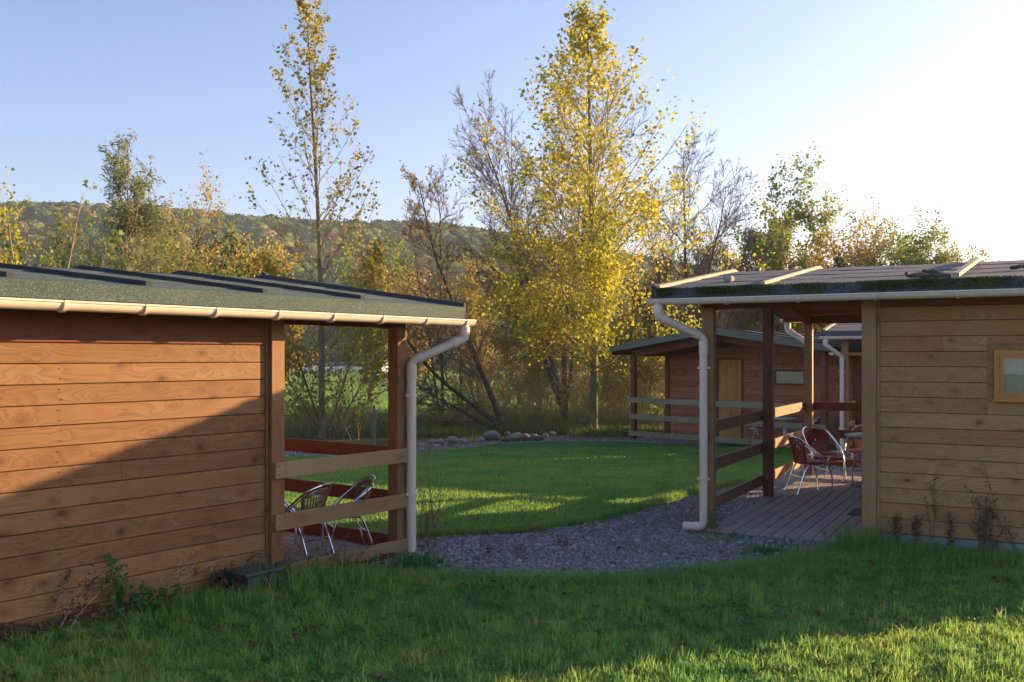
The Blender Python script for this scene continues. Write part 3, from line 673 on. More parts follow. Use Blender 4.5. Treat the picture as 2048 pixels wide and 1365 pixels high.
def curtain(c, ax, a, b, z0, z1, d):
    n = 60; vs = []
    for i in range(n + 1):
        u = a + (b - a) * i / n; o = d + .010 * math.sin(u * 75 + 1.5 * math.sin(u * 11))
        for z in (z0, z1): vs.append((u, o, z) if ax == 'x' else (o, u, z))
    m = c.mb().add(vs, [(i * 2, i * 2 + 2, i * 2 + 3, i * 2 + 1) for i in range(n)]); return m.build('curtain', M['curtain'])

matsL = dict(post=M['post'], beam_y=M['beam_y'], beam_x=M['beam_x'], plank=M['plank'], plank_y=M['plank_y'], felt=M['felt_g'], verge=M['dark_y'], batten=M['dark_y'], rail_y=M['rail_y'], rail_x=M['rail_x'])
matsR = dict(post=M['post_r'], midpost=M['post_red'], beam_y=M['beam_y'], beam_x=M['beam_x'], plank=M['plank_r'], plank_y=M['plank_y'], felt=M['felt_b'], verge=M['dark_y'], vergecap=M['grey_y'], batten=M['grey_y'], rail_y=M['rail_yr'], rail_x=M['rail_x'], bent=True)
mats3 = dict(post=M['post_red'], beam_y=M['beam_y'], beam_x=M['beam_x'], plank=M['plank'], plank_y=M['plank_y'], felt=M['felt_g'], verge=M['green_y'], batten=M['dark_y'], rail_y=M['rail_far'], rail_x=M['rail_x'], rail_far=M['rail_far'])
CL = Cab((-1.19, 10.04), (-.599, -.801), -1, 'wooden_cabin')
tag(CL.root, 'orange timber cabin at left with green felt roof and half-sunlit plank wall', 'cabin')
def bs(c, *px): return [c.a_of(-.1, p) for p in px]
lb = bs(CL, 725, 530, 297, 20)
cabin(CL, 5.8, 1.63, 5.6, 2.42, 2.56, 3.03, matsL, .1523, .0127 - .152, battens=[(lb[0], .09, 1), (lb[1], .09, 1), (lb[2], .09, 1), (lb[3] , .09, 1)], seed=2, front_rail=True, shoe=False, ove=.62, strips=5, head=2.145, sag=.16)
CR = Cab((2.31, 11.33), (.882, -.471), 1, 'wooden_cabin')
tag(CR.root, 'weathered brown cabin at right with mossy slate-grey felt roof and varnished window', 'cabin')
rb = bs(CR, 1535, 1915)
wa = CR.a_of(0, 1975)
cabin(CR, 5.83, 1.784, 5.23, 2.69, 2.82, 3.27, matsR, .162, .151, battens=[(rb[0], .02, 1), (rb[1], .02, 1)], seed=5, pipe_rear=True, zr_rail=.19, pw=.13, ove=.56, pipe_s=-.03, fwin=(wa, wa + 1.05, 1.59, 2.17), brk=.78, strips=4)
C4_ = Cab((7.58, 22.0), (.882, -.471), 1, 'wooden_cabin', -.216)
tag(C4_.root, 'grey-roofed cabin half hidden behind the right cabin, seen through its porch', 'cabin')
m4 = dict(matsR); m4['bent'] = False
cabin(C4_, 4.4, 1.78, 5.23, 2.69, 2.82, 3.19, m4, .162, .05, battens=[(.7, .02, 1), (2.6, .02, 1)], seed=8, zr_rail=.1, pw=.14, ove=.45, pipe_s=-.05, brk=.62)
C3 = Cab((3.44, 27.3), (.718, .696), -1, 'wooden_cabin', -.3); D3 = 1.62
tag(C3.root, 'red-brown cabin beyond the lawn, gable porch with orange door facing the lawn', 'cabin')
da, db = C3.t_of(D3, 1438), C3.t_of(D3, 1484); wa3, wb3 = C3.t_of(D3, 1548), C3.t_of(D3, 1612)
z3 = lambda t, py: C3.zof(D3, t, py)
cabin(C3, 5.8, D3, 5.2, 2.42, 2.56, 3.03, mats3, .162, .0, gsides=(1,), pipe_front=False, battens=[(.3, .06, 1), (1.3, .06, 1), (2.3, .06, 1), (3.3, .06, 1), (4.3, .06, 1)], seed=9, zr_rail=.1, pw=.14, ove=.55, nposts=2, door=(da, db, .03, z3(da, 720)), gwin=(wa3, wb3, z3(wb3, 772), z3(wb3, 740)), rear_wall=True, strips=4)
print('door', da, db, z3(da, 720), 'win', wa3, wb3, z3(wb3, 772), z3(wb3, 740))
# moss fringe on the right roof edge (part of that cabin)
rm = np.random.default_rng(21); n = 26000
s = rm.uniform(-.5, 5.6, n); zz = rm.beta(1.3, 1.0, n) * .115 ; dens = .5 + .5 * np.sin(s * 2.3 + .7) * np.sin(s * 5.1) ; keep = rm.random(n) < np.clip(-.05 + 1.0 * dens + .3 * np.sin(s * 11.), .08, 1) * np.where(zz < .03, .5, 1); s = s[keep]; zz = zz[keep]
top = rm.random(len(s)) < .22
t = np.where(top, -.41 + np.abs(rm.normal(0, .045, len(s))), -.422 + rm.normal(0, .004, len(s))); zv = np.where(top, 2.83 + (t + .41) * .14, 2.715 + zz)
Pm = np.stack([s, t, zv], 1); V, Fq = leafquads(Pm, .017, rm)
tag(link('moss', npmesh('moss', V, Fq, M['moss']), CR.root), kind='stuff')
# vent strip on right wall
# door mat lies on the deck
def put(c, s, t, z=0.0): p = c.W(s, t); return (p[0], p[1], z + c.z)

# ------------------------------------------------------------------ chairs and tables
def chair_meshes(mat):
    L = {}
    loop = spline([(-.235, .23, 0), (-.262, .22, .25), (-.275, .13, .47), (-.268, -.06, .64), (-.215, -.235, .79), (-.10, -.315, .85), (0, -.33, .86), (.10, -.315, .85), (.215, -.235, .79), (.268, -.06, .64), (.275, .13, .47), (.262, .22, .25), (.235, .23, 0)], 6)
    m = MB().tube(loop, .0125, 8); L['arm_loop'] = (m.mesh('arm_loop', M['alu'], True), None)
    inner = spline([(-.245, .12, .44), (-.245, -.06, .62), (-.19, -.245, .755), (-.09, -.295, .80), (0, -.305, .81), (.09, -.295, .80), (.19, -.245, .755), (.245, -.06, .62), (.245, .12, .44)], 5)
    L['back_frame'] = (MB().tube(inner, .009, 6).mesh('back_frame', M['alu'], True), None)
    for sx in (-1, 1):
        L['leg%d' % sx] = (MB().tube(spline([(sx * .2, .2, .43), (sx * .225, -.02, .425), (sx * .215, -.14, .38), (sx * .225, -.29, 0)], 5), .0125, 8).mesh('leg', M['alu'], True), None)
    L['stretcher'] = (MB().tube([(-.218, -.20, .24), (.218, -.20, .24)], .009, 6).mesh('stretcher', M['alu'], True), None); L['front_stretcher'] = (MB().tube([(-.255, .21, .33), (.255, .21, .33)], .009, 6).mesh('front_stretcher', M['alu'], True), None)
    # seat: rounded shallow slab
    m = MB(); n = 24; ring = []
    for i in range(n):
        a = 2 * math.pi * i / n; cx = math.copysign(abs(math.cos(a)) ** .6, math.cos(a)) * .235; cy = math.copysign(abs(math.sin(a)) ** .6, math.sin(a)) * .225
        ring.append((cx, cy))
    vs = []
    for (k, z) in ((.94, .43), (1, .445), (.96, .465), (.5, .455)): vs += [(x * k, y * k, z) for x, y in ring]
    fs = [(j * n + i, j * n + (i + 1) % n, (j + 1) * n + (i + 1) % n, (j + 1) * n + i) for j in range(3) for i in range(n)] + [tuple(range(n - 1, -1, -1)), tuple(range(3 * n, 4 * n))]
    L['seat'] = (m.add(vs, fs).mesh('seat', mat, True), None)
    # back: vertical woven strips following the loop
    m = MB(); ns = 15
    for i in range(ns):
        u = -1 + 2 * (i + .5) / ns; w_ = .90 / ns / 2 * 1.0
        def pt(u, v):
            x = u * (.165 + .055 * v); y = -.225 - .085 * v + .10 * u * u * (1 + .2 * v); z = .45 + (.36 - .075 * abs(u) ** 2.5) * v; return (x, y, z)
        vs = []
        for k in range(7):
            v = k / 6
            for (du, dy) in ((-w_, 0), (w_, 0), (w_, -.008), (-w_, -.008)):
                p = pt(u + du, v); vs.append((p[0], p[1] + dy, p[2]))
        fs = [(k * 4 + j, k * 4 + (j + 1) % 4, k * 4 + 4 + (j + 1) % 4, k * 4 + 4 + j) for k in range(6) for j in range(4)]
        m.add(vs, fs)
    m.tube([pt(-1 + 2 * i / 16, 1.0) for i in range(17)], .015, 8)
    for sx in (-1, 1): m.tube([pt(sx * 1.0, k / 6) for k in range(7)], .012, 6)
    for v in (.15, .3, .45, .6, .75, .9): m.tube([(p[0], p[1] - .004, p[2]) for p in [pt(-1 + 2 * i / 12, v) for i in range(13)]], .006, 4)
    L['backrest'] = (m.mesh('backrest', mat, True), None)
    return L
cm = {'wicker': chair_meshes(M['wicker']), 'red': chair_meshes(M['redweave'])}
def chair(kind, loc, face, label, group, sc=1.0):
    r = empty('bistro_chair', loc, math.atan2(face[1], face[0]) - math.pi / 2); r.scale = (sc,) * 3
    for k, (me, _) in cm[kind].items(): link('leg' if k.startswith('leg') else k, me, r)
    tag(r, label, 'chair', group)
CS = .88
gL = 'wicker chairs on the left porch'; gR = 'red chairs on the right porch'; g3 = 'chairs on the far porch'
chair('wicker', put(CL, .88, .46, .03), CL.y * 1 + CL.x * .15, 'tan wicker chair with its back close against the left porch front rail', gL, CS)
chair('wicker', put(CL, .32, .42, .03), CL.x * .95 + CL.y * .55, 'tan wicker chair turned sideways beside the left corner post', gL, CS)
chair('wicker', put(CL, .62, 1.12, .03), -CL.x * .8 - CL.y * .5, 'wicker chair deepest in the left porch, half hidden by wall post', gL, CS)
chair('red', (4.42, 14.35, .03), (1, .12), 'red woven chair seen from its side, nearest the inner porch rail', gR)
chair('red', (5.02, 15.65, .03), (.25, -1), 'red woven chair facing the lens behind the side-on red chair', gR)
chair('red', (5.28, 14.0, .03), (-.1, 1), 'red chair mostly cut off by the big wall post, one curved arm showing', gR)
chair('red', (5.80, 15.95, .03), (-.6, -1), 'red chair at the rear rail behind the round table', gR)
def table(loc, mat, basemat, label, h=.74, r=.36):
    t = empty('round_table', loc)
    MB().lathe([(r - .03, h - .035), (r, h - .03), (r, h - .008), (r - .02, h), (.01, h)], 32).build('tabletop', mat, t, True)
    MB().lathe([(.055, .03), (.055, h - .2), (.10, h - .1), (.20, h - .036)], 16).build('pedestal', mat, t, True)
    MB().lathe([(.27, 0), (.27, .02), (.10, .045), (.05, .05)], 24).build('base', basemat, t, True)
    tag(t, label, 'table')
table((5.55, 15.0, .03), M['table'], M['iron'], 'round grey-green pedestal table on black base on the right porch', .8, .38)
# far porch set
p = C3.t_of(.7, 1510); chair('red', put(C3, .75, p, .03), -C3.y * -1.0, 'chair at the left of the white table on the far porch', g3)
p2 = C3.t_of(.6, 1625); chair('red', put(C3, .6, p2, .03), C3.y * -1.0, 'chair at the right of the white table on the far porch', g3)
p3 = C3.t_of(.7, 1568); table(put(C3, .75, p3, .03), M['white'], M['iron'], 'small white-topped table between two chairs on the far porch', .74, .33)
mt = MB().box(-.17, .17, -.3, .3, 0, .012, .003).build('door_mat', M['mat']); q = G(1722, 1033, .03); mt.location = (q[0] + .05, q[1], .031); mt.rotation_euler = (0, 0, math.atan2(CR.x[1], CR.x[0])); tag(mt, 'dark grey mat on the right porch boards beside wall post', 'mat')

# ------------------------------------------------------------------ trees
def grow(P0, D0, L, R, npt, rng, up=.15, wob=.12, taper=.25, bend=None):
    """P0,D0 (B,3) L,R (B,) -> polylines (B,npt,3), radii (B,npt)"""
    B = len(P0); d = D0 / (np.linalg.norm(D0, axis=1, keepdims=True) + 1e-9); P = np.zeros((B, npt, 3)); P[:, 0] = P0; st = (L / (npt - 1))[:, None]
    for i in range(1, npt):
        d = d + rng.normal(0, wob, (B, 3)) + np.array([0, 0, up]); 
        if bend is not None: d = d + bend
        d /= np.linalg.norm(d, axis=1, keepdims=True); P[:, i] = P[:, i - 1] + d * st
    f = np.linspace(1, taper, npt)[None]; return P, R[:, None] * f
def kids(P, R, m, rng, t0=.2, t1=1.0, ang=(.5, .9), lenf=None, rf=.6, rmin=.004, even=False, tpow=1.0):
    B, n, _ = P.shape
    if even: t = (t0 + (t1 - t0) * ((np.arange(m)[None] + rng.random((B, m))) / m) ** tpow)
    else: t = rng.uniform(t0, t1, (B, m))
    x = t * (n - 1); i = np.clip(x.astype(int), 0, n - 2); f = (x - i)[..., None]; bi = np.arange(B)[:, None]
    a, b = P[bi, i], P[bi, i + 1]; base = a * (1 - f) + b * f; tan = b - a; tan /= np.linalg.norm(tan, axis=2, keepdims=True) + 1e-9
    r = rng.normal(size=tan.shape); r -= tan * (r * tan).sum(2, keepdims=True); r /= np.linalg.norm(r, axis=2, keepdims=True) + 1e-9
    th = (rng.uniform(ang[0], ang[1], t.shape) + (ang[2] * (1 - t) if len(ang) > 2 else 0))[..., None]; D = tan * np.cos(th) + r * np.sin(th)
    rad = np.maximum(R[bi, i] * rf, rmin); plen = np.linalg.norm(np.diff(P, axis=1), axis=2).sum(1)[:, None]
    Ln = lenf(t, plen, rng)
    return base.reshape(-1, 3), D.reshape(-1, 3), Ln.reshape(-1), rad.reshape(-1)
def tubes(P, R, k):
    B, n, _ = P.shape; T = np.zeros_like(P); T[:, 1:-1] = P[:, 2:] - P[:, :-2]; T[:, 0] = P[:, 1] - P[:, 0]; T[:, -1] = P[:, -1] - P[:, -2]
    T /= np.linalg.norm(T, axis=2, keepdims=True) + 1e-9; ref = np.tile(np.array([.31, .87, .38]), (B, n, 1)); U = np.cross(T, ref); U /= np.linalg.norm(U, axis=2, keepdims=True) + 1e-9; W_ = np.cross(T, U)
    a = np.arange(k) * 2 * math.pi / k; V = P[:, :, None] + (U[:, :, None] * np.cos(a)[None, None, :, None] + W_[:, :, None] * np.sin(a)[None, None, :, None]) * R[:, :, None, None]
    base = (np.arange(B)[:, None, None] * n + np.arange(n - 1)[None, :, None]) * k; j = np.arange(k)[None, None]; j2 = (j + 1) % k
    return V.reshape(-1, 3), np.stack([base + j, base + j2, base + k + j2, base + k + j], 3).reshape(-1, 4)
def merge(parts):
    V = []; Fs = []; o = 0
    for v, f in parts: V.append(v); Fs.append(f + o); o += len(v)
    return np.concatenate(V), np.concatenate(Fs)
def sample(P, m, rng, t0=.2, jit=.03):
    B, n, _ = P.shape; t = rng.uniform(t0, 1, (B, m)) * (n - 1); i = np.clip(t.astype(int), 0, n - 2); f = (t - i)[..., None]; bi = np.arange(B)[:, None]
    return (P[bi, i] * (1 - f) + P[bi, i + 1] * f).reshape(-1, 3) + rng.normal(0, jit, (B * m, 3))
def plant(name, label, cat, base, stems, levels, leaf=None, barkm=None, twigm=None, group=None, seed=0, k0=8, trunkname='trunk', keep=None):
    """stems: list of (dir, length, radius, bend) trunks; levels: dicts; leaf dict(per, size, mat, lvl)"""
    rng = np.random.default_rng(seed); KS = 1.17 if base[1] > 20 else 1.0; root = empty(name, (base[0] * KS, base[1] * KS, float(gz(base[1] * KS)))); root.scale = (KS,) * 3; tag(root, label, cat, group)
    D0 = np.array([s_[0] for s_ in stems], float); L = np.array([s_[1] for s_ in stems], float); R = np.array([s_[2] for s_ in stems], float); bend = np.array([s_[3] if len(s_) > 3 else (0, 0, 0) for s_ in stems], float)
    P0 = np.zeros((len(stems), 3)); P0[:, :2] = rng.normal(0, .06 if len(stems) > 1 else 0, (len(stems), 2)); P0[:, 2] = -.05
    P, Rr = grow(P0, D0, L, R, 14, rng, levels[0].get('up', .02), levels[0].get('wob', .05), .12, bend)
    tv, tf = tubes(P, Rr, k0); link(trunkname, npmesh(trunkname, tv, tf, barkm, True), root)
    allP = [P]; tw = []
    for lv in levels[1:]:
        b, d, ln, ra = kids(P, Rr, lv['m'], rng, lv.get('t0', .2), lv.get('t1', .98), lv['ang'], lv['len'], lv.get('rf', .5), lv.get('rmin', .004), lv.get('even', False), lv.get('tpow', 1.0))
        P, Rr = grow(b, d, ln, ra, lv.get('n', 6), rng, lv.get('up', .12), lv.get('wob', .08), .3)
        if lv.get('mesh', True): tw.append(tubes(P, Rr, lv.get('k', 3)))
        allP.append(P)
    if tw: V, Fq = merge(tw); link('branches', npmesh('branches', V, Fq, twigm or barkm, True), root)
    if leaf:
        Cn = []
        for li in leaf.get('lvls', [-1]): Cn.append(sample(allP[li], leaf['per'], rng, leaf.get('t0', .15), leaf.get('jit', .04)))
        Cn = np.concatenate(Cn)
        if leaf.get('zmin') is not None: Cn = Cn[Cn[:, 2] > leaf['zmin']]
        if leaf.get('thin'): Cn = Cn[rng.random(len(Cn)) < leaf['thin'](Cn)]
        V, Fq = leafquads(Cn, leaf['size'] + leaf.get('zsize', 0) * np.maximum(Cn[:, 2], 0), rng, leaf.get('el', 1.0), wf=leaf.get('wf', 1.0)); link('foliage', npmesh('foliage', V, Fq, leaf['mat']), root)
        print(name, 'leaves', len(Cn))
    return root
def lf(a, b): return lambda t, pl, rng: rng.uniform(a, b, t.shape) * np.ones_like(pl)
def lprop(c0, c1): return lambda t, pl, rng: rng.uniform(c0, c1, t.shape) * pl * (1.25 - .85 * t)

# 1 tall sparse poplar behind the left porch
def len_sp(t, pl, rng): return rng.uniform(.75, 1.15, t.shape) * np.interp(t, [.1, .25, .45, .65, .85, 1], [2.2, 3.0, 2.6, 1.9, 1.2, .6]) * (pl / 10.6) ** .8
plant('poplar_tree', 'tall slender poplar with sparse small leaves rising behind the left porch', 'tree', (AX(650, 23.6), 23.6), [((.0, 0, 1), 10.7, .085, (-.001, 0, 0)), ((-.42, .1, 1), 4.6, .035), ((.40, -.1, 1), 4.8, .035), ((.62, .2, 1), 3.8, .026), ((-.7, -.1, 1), 3.6, .026)],
      [dict(up=.03, wob=.008), dict(m=54, t0=.11, t1=.985, ang=(.35, .6, .3), len=len_sp, rf=.24, up=.035, wob=.05, n=9, k=4, even=True, rmin=.007),
       dict(m=12, t0=.12, ang=(.35, .85), len=lprop(.18, .4), rf=.5, up=.04, wob=.1, n=5, k=3, rmin=.0035)],
      dict(per=7, size=.085, mat=M['sparse'], lvls=[-1], jit=.05, thin=lambda C: np.clip(.14 + .085 * C[:, 2], .1, .95)), M['bark_pop'], M['twig'], seed=101)
# 2 big yellow poplar
def len_yp(t, pl, rng): return rng.uniform(.7, 1.2, t.shape) * np.interp(t, [.12, .3, .45, .6, .75, .88, 1], [3.1, 4.1, 3.9, 3.0, 1.8, .95, .4])
plant('poplar_tree', 'large golden-yellow poplar in full leaf at the centre, beyond the lawn', 'tree', (AX(1187, 25.2), 25.2), [((0, 0, 1), 11.0, .125, (-.0006, 0, 0))],
      [dict(up=.03, wob=.006), dict(m=92, t0=.15, t1=.985, ang=(.5, .85, .5), len=len_yp, rf=.26, up=.03, wob=.05, n=9, k=4, even=True, rmin=.008, tpow=1.25),
       dict(m=13, t0=.12, ang=(.4, .95), len=lprop(.18, .4), rf=.5, up=.03, wob=.1, n=5, k=3, rmin=.0035),
       dict(m=3, t0=.2, ang=(.5, 1.1), len=lf(.15, .4), rf=.6, up=.0, wob=.1, n=3, k=3, mesh=False)],
      dict(per=25, size=.072, zsize=.003, mat=M['yellow'], lvls=[-1], jit=.11, zmin=1.3, thin=lambda C: np.clip(1.2 - .135 * C[:, 2], .13, 1) * np.clip(.35 + 1.1 * vnoise(C[:, [0, 2]] + C[:, [1, 0]] * .7, 2.6, 8), .3, 1)), M['bark_pop'], M['twig'], seed=102)
# 3 bare trees
def bare(base, label, stems, seed, m1=14, m2=9, m3=8, t0=.18, ln1=(.35, .6), leaf=None, grp=None, barkm=None, up1=.08):
    return plant('bare_tree', label, 'tree', base, stems, [dict(up=.03, wob=.05), dict(m=m1 + 9, t0=t0, ang=(.4, .8, .15), len=lprop(*ln1), rf=.42, up=.03, wob=.06, n=9, k=4, even=True, rmin=.009),
        dict(m=m2 + 6, t0=.08, ang=(.4, .95), len=lprop(.25, .5), rf=.45, up=.03, wob=.08, n=7, k=3, rmin=.008), dict(m=m3 + 4, t0=.1, ang=(.4, .95), len=lprop(.25, .5), rf=.6, up=.03, wob=.1, n=5, k=3, rmin=.0065)], leaf, barkm or M['bark_dark'], M['twig_grey'], grp, seed)
bare((AX(1130, 30), 30), 'broad leafless tree fanning up to the left behind the yellow poplar', [((-.10, 0, 1), 9.6, .10), ((-.02, .1, 1), 9.9, .09), ((-.26, .1, 1), 8.6, .08, (.006, 0, 0)), ((.12, 0, 1), 8.5, .07)], 103, 13, 8, 6, ln1=(.3, .5), t0=.2)
bare((AX(1365, 33), 33), 'leafless tree standing above the far cabin right of the yellow poplar', [((0, 0, 1), 9.2, .10), ((.22, .1, 1), 8.4, .08, (.004, 0, 0)), ((-.15, .1, 1), 7.6, .06), ((.5, 0, 1), 6.8, .06)], 104, 13, 8, 6, ln1=(.3, .48))
bare((AX(1012, 25.8), 25.8), 'dark bare tree leaning left over the stones, low trunks splayed', [((-.42, .1, 1), 7.2, .085, (-.002, 0, .01)), ((-.95, .15, .9), 6.0, .075, (-.02, 0, .02)), ((-1.5, .1, .75), 4.2, .055, (-.01, 0, .0))], 105, 12, 7, 5, ln1=(.25, .45), leaf=dict(per=1, size=.07, mat=M['rust'], jit=.05, thin=lambda C: np.full(len(C), .35)))
bare((AX(880, 34), 34), 'thin pale leafless tree between the two poplars', [((.02, 0, 1), 8.4, .065), ((-.15, 0, 1), 7.6, .055)], 106, 11, 7, 5, ln1=(.2, .35))
bare((AX(1465, 36), 36), 'small leafless tree rising behind the right cabin verge', [((.2, 0, 1), 7.4, .06, (.004, 0, 0)), ((.5, 0, 1), 6.0, .05)], 107, 10, 6, 5, ln1=(.22, .4))
# 4 willow and young poplar behind the left roof
plant('willow_tree', 'slim grey-green willow with narrow leaves rising above the left roof', 'tree', (AX(248, 19.5), 19.5), [((.03, 0, 1), 6.2, .055), ((-.10, .1, 1), 5.4, .04), ((.12, .1, 1), 5.1, .035)],
      [dict(up=.03, wob=.02), dict(m=26, t0=.3, ang=(.35, .7), len=lprop(.14, .27), rf=.5, up=.06, wob=.08, n=6, k=3, rmin=.005), dict(m=9, t0=.2, ang=(.3, .8), len=lf(.25, .6), rf=.5, up=.06, wob=.1, n=5, k=3, rmin=.003)],
      dict(per=26, size=.09, el=1.15, wf=.32, mat=M['willow'], jit=.05, thin=lambda C: np.clip(.15 + (C[:, 2] - 2.4) * .25, .15, .9)), M['twig'], M['twig'], seed=110)
plant('poplar_tree', 'young poplar with a few large leaves at far left above the roof', 'tree', (AX(98, 15.5), 15.5), [((0, 0, 1), 4.9, .035), ((-.08, 0, 1), 4.7, .03), ((.3, 0, 1), 3.9, .02)],
      [dict(up=.03, wob=.03), dict(m=10, t0=.3, ang=(.4, .8), len=lf(.4, .9), rf=.5, up=.15, wob=.08, n=5, k=3, rmin=.004), dict(m=3, t0=.2, ang=(.4, .9), len=lf(.1, .3), rf=.5, up=.0, wob=.1, n=3, k=3, rmin=.003)],
      dict(per=5, size=.085, mat=M['greenpop'], jit=.04), M['twig'], M['twig'], seed=111)
# 5 leafy shrubs / small trees
def shrub(px, Y, top, wid, mat, seed, label, n=7, dens=1.0, size=.09, cat='shrub', grp=None, tall=False, name='shrub', el=1.0, barkm=None):
    H = ZZ(top, Y) if top < 5000 else 2; rr = random.Random(seed); k = Y / 25.0; size = size * max(1, k * .9)
    st = []
    for i in range(n):
        a = rr.uniform(0, 6.28); q = rr.uniform(0, wid / H * .45); st.append(((math.cos(a) * q, math.sin(a) * q, 1), H * rr.uniform(.7, 1.0),   .009 * H ** .7 * (1.4 if tall else 1), (0, 0, 0)))
    st[0] = ((0, 0, 1), H * 1.0, .010 * H ** .8 * (1.4 if tall else 1), (0, 0, 0))
    return plant(name, label, cat, (AX(px, Y), Y), st, [dict(up=.02, wob=.07), dict(m=11, t0=.18, ang=(.35, .85), len=lf(.10 * H, .24 * H), rf=.45, up=.06, wob=.1, n=5, k=3, rmin=.005 * k), dict(m=8, t0=.15, ang=(.3, .9), len=lf(.05 * H, .15 * H), rf=.5, up=.03, wob=.12, n=4, k=3, rmin=.003 * k)],
        dict(per=max(1, int(round(11 * dens))), size=size, mat=mat, jit=.06 * k, el=el), barkm or M['twig'], M['twig'], grp, seed, 5, 'stems')
S = [  # px, Y, top row, width m, material, label, stems, density
 (0, 17, 425, 1.6, 'yellow', 'orange-yellow shrub at the very left edge above the roof', 6, 1.2, .06),
 (95, 23, 470, 2.4, 'olive', 'olive shrub behind the young poplar at far left', 8, 1.3, .08),
 (180, 26, 455, 2.8, 'olive', 'olive and brown shrub left of the willow trunk', 8, 1.2, .08),
 (330, 30, 385, 2.6, 'rust', 'rusty half-bare tree right of the willow', 8, 1.0, .07),
 (270, 24, 480, 2.6, 'greenpop', 'yellow-green shrub round the willow foot', 8, 1.2, .07),
 (400, 38, 470, 3.2, 'dgreen', 'dark green bush beyond the left roof ridge', 9, 1.8, .09),
 (470, 42, 485, 3.4, 'olive', 'broad olive bush beyond the left roof, mid way', 9, 1.6, .09),
 (545, 40, 495, 3.0, 'rust', 'brownish bush just left of the slender poplar', 8, 1.3, .08),
 (740, 50, 480, 4.2, 'greenpop', 'bright green-yellow bush right of the slender poplar', 9, 1.2, .08),
 (820, 46, 520, 3.6, 'rust', 'rusty thicket right of the slender poplar crown', 9, 1.0, .08),
 (960, 40, 540, 3.2, 'rust', 'brown thicket behind the leaning tree', 9, 1.0, .08),
 (1080, 34, 600, 2.6, 'rust', 'rusty undergrowth behind the golden poplar trunk, left', 9, 1.0, .07),
 (1230, 31, 640, 2.6, 'yellow', 'yellow undergrowth beside the far cabin porch', 9, 1.0, .06),
 (1290, 36, 520, 3.0, 'rust', 'tan thicket between golden poplar and bare tree', 9, 1.0, .07),
 (1400, 38, 500, 3.0, 'olive', 'olive bush directly over the far cabin roof', 9, 1.3, .07),
 (1500, 36, 500, 2.2, 'rust', 'brown bush above the right cabin verge', 8, 1.0, .07),
 (1550, 35, 385, 2.0, 'greenpop', 'tallest green tree over the right roof', 6, 1.5, .075),
 (1620, 36, 480, 2.4, 'rust', 'rust-brown bush in the gap over the right roof', 8, 1.2, .07),
 (1690, 34, 405, 1.9, 'rust', 'brown-topped tree over the middle of the right roof', 8, .7, .065),
 (1700, 33, 490, 1.7, 'dgreen', 'dark green bush under the brown-topped tree', 8, 1.2, .06),
 (1757, 33, 450, 1.2, 'greenpop', 'narrow green tree over the right roof with thin tip', 6, 1.3, .065),
 (1835, 32, 460, 1.2, 'greenpop', 'light green tree well right over the roof', 6, 1.3, .065),
 (1885, 32, 490, 1.0, 'greenpop', 'low green tree next to the bent roof batten', 6, 1.2, .06),
 (1930, 33, 515, .9, 'olive', 'smallest tree showing above the roof at right', 6, 1.2, .06)]
for i, (px, Y, top, wd, mt_, lb_, n_, dn, sz) in enumerate(S):
    if px > 1480: dn *= 1.6; sz *= 1.1
    tr = 'tree' in lb_.split(',')[0]
    shrub(px, Y, top, wd, M[mt_], 200 + i, lb_, n_, dn, sz, 'tree' if tr else 'shrub', None, tr, 'leafy_tree' if tr else 'shrub')
# low thicket under the trees: one tangled mass
def thicket(name, label, pts, hgt, seed, mat, leafmat_, per=2, size=.06, ntw=7, rad=.008):
    rng = np.random.default_rng(seed); P0 = np.column_stack([pts, gz(pts[:, 1]) - .05]); D = rng.normal(0, .38, (len(pts), 3)); D[:, 2] = 1
    H = hgt * rng.uniform(.5, 1.15, len(pts)); P, R = grow(P0, D, H, np.full(len(pts), rad), 7, rng, .03, .11, .4)
    b, d, ln, ra = kids(P, R, ntw, rng, .2, 1, (.35, .9), lprop(.25, .5), .7, rad * .5); P2, R2 = grow(b, d, ln, ra, 4, rng, .04, .12, .5)
    V, Fq = merge([tubes(P, R, 3), tubes(P2, R2, 3)]); root = link(name, npmesh(name, V, Fq, mat)); tag(root, label, 'undergrowth', kind='stuff')
    Cn = sample(P2, per, rng, .1, .05); V, Fq = leafquads(Cn, size, rng); lo = link('leaves', npmesh('leaves', V, Fq, leafmat_), root); lo['kind'] = 'stuff'
rt = np.random.default_rng(31)
def strip(pxa, pxb, ya, yb, n):
    Y = rt.uniform(ya, yb, n) * 1.17; px = rt.uniform(pxa, pxb, n); return np.column_stack([(px - 1024) / F * Y, Y])
thicket('undergrowth', 'tangled bare undergrowth under the golden poplar', strip(900, 1420, 26.2, 31, 420), 2.3, 41, M['twig'], M['rust'], 3, .065)
thicket('undergrowth', 'brown brush along the bank left of the leaning tree', strip(540, 1000, 26.5, 33, 260), .75, 42, M['twig'], M['rust'], 2, .06)
thicket('undergrowth', 'dense thicket at the back of the trees', strip(960, 1500, 34, 42, 420), 4.0, 43, M['twig'], M['olive'], 3, .09, rad=.012)
thicket('undergrowth', 'brush beside the slender poplar foot', strip(560, 720, 23.0, 25, 70), 1.8, 44, M['twig'], M['olive'], 2, .06)
P = strip(330, 1330, 24.0, 34, 60000); P = P[vnoise(P, 1.0, 14) > .36]; tg = link('tall_grass', blades('tall_grass', P, .10 + .35 * vnoise(P, 1.7, 15), .018, rt, M['grassdry'], .35, .0)); tag(tg, 'tall rough grass under the trees beyond the gravel', 'grass', kind='stuff')
P = strip(480, 1500, 34, 45, 30000); tg = link('tall_grass', blades('tall_grass', P, .3, .03, rt, M['grass'], .35, .0)); tag(tg, 'rough green grass before the meadow', 'grass', kind='stuff')
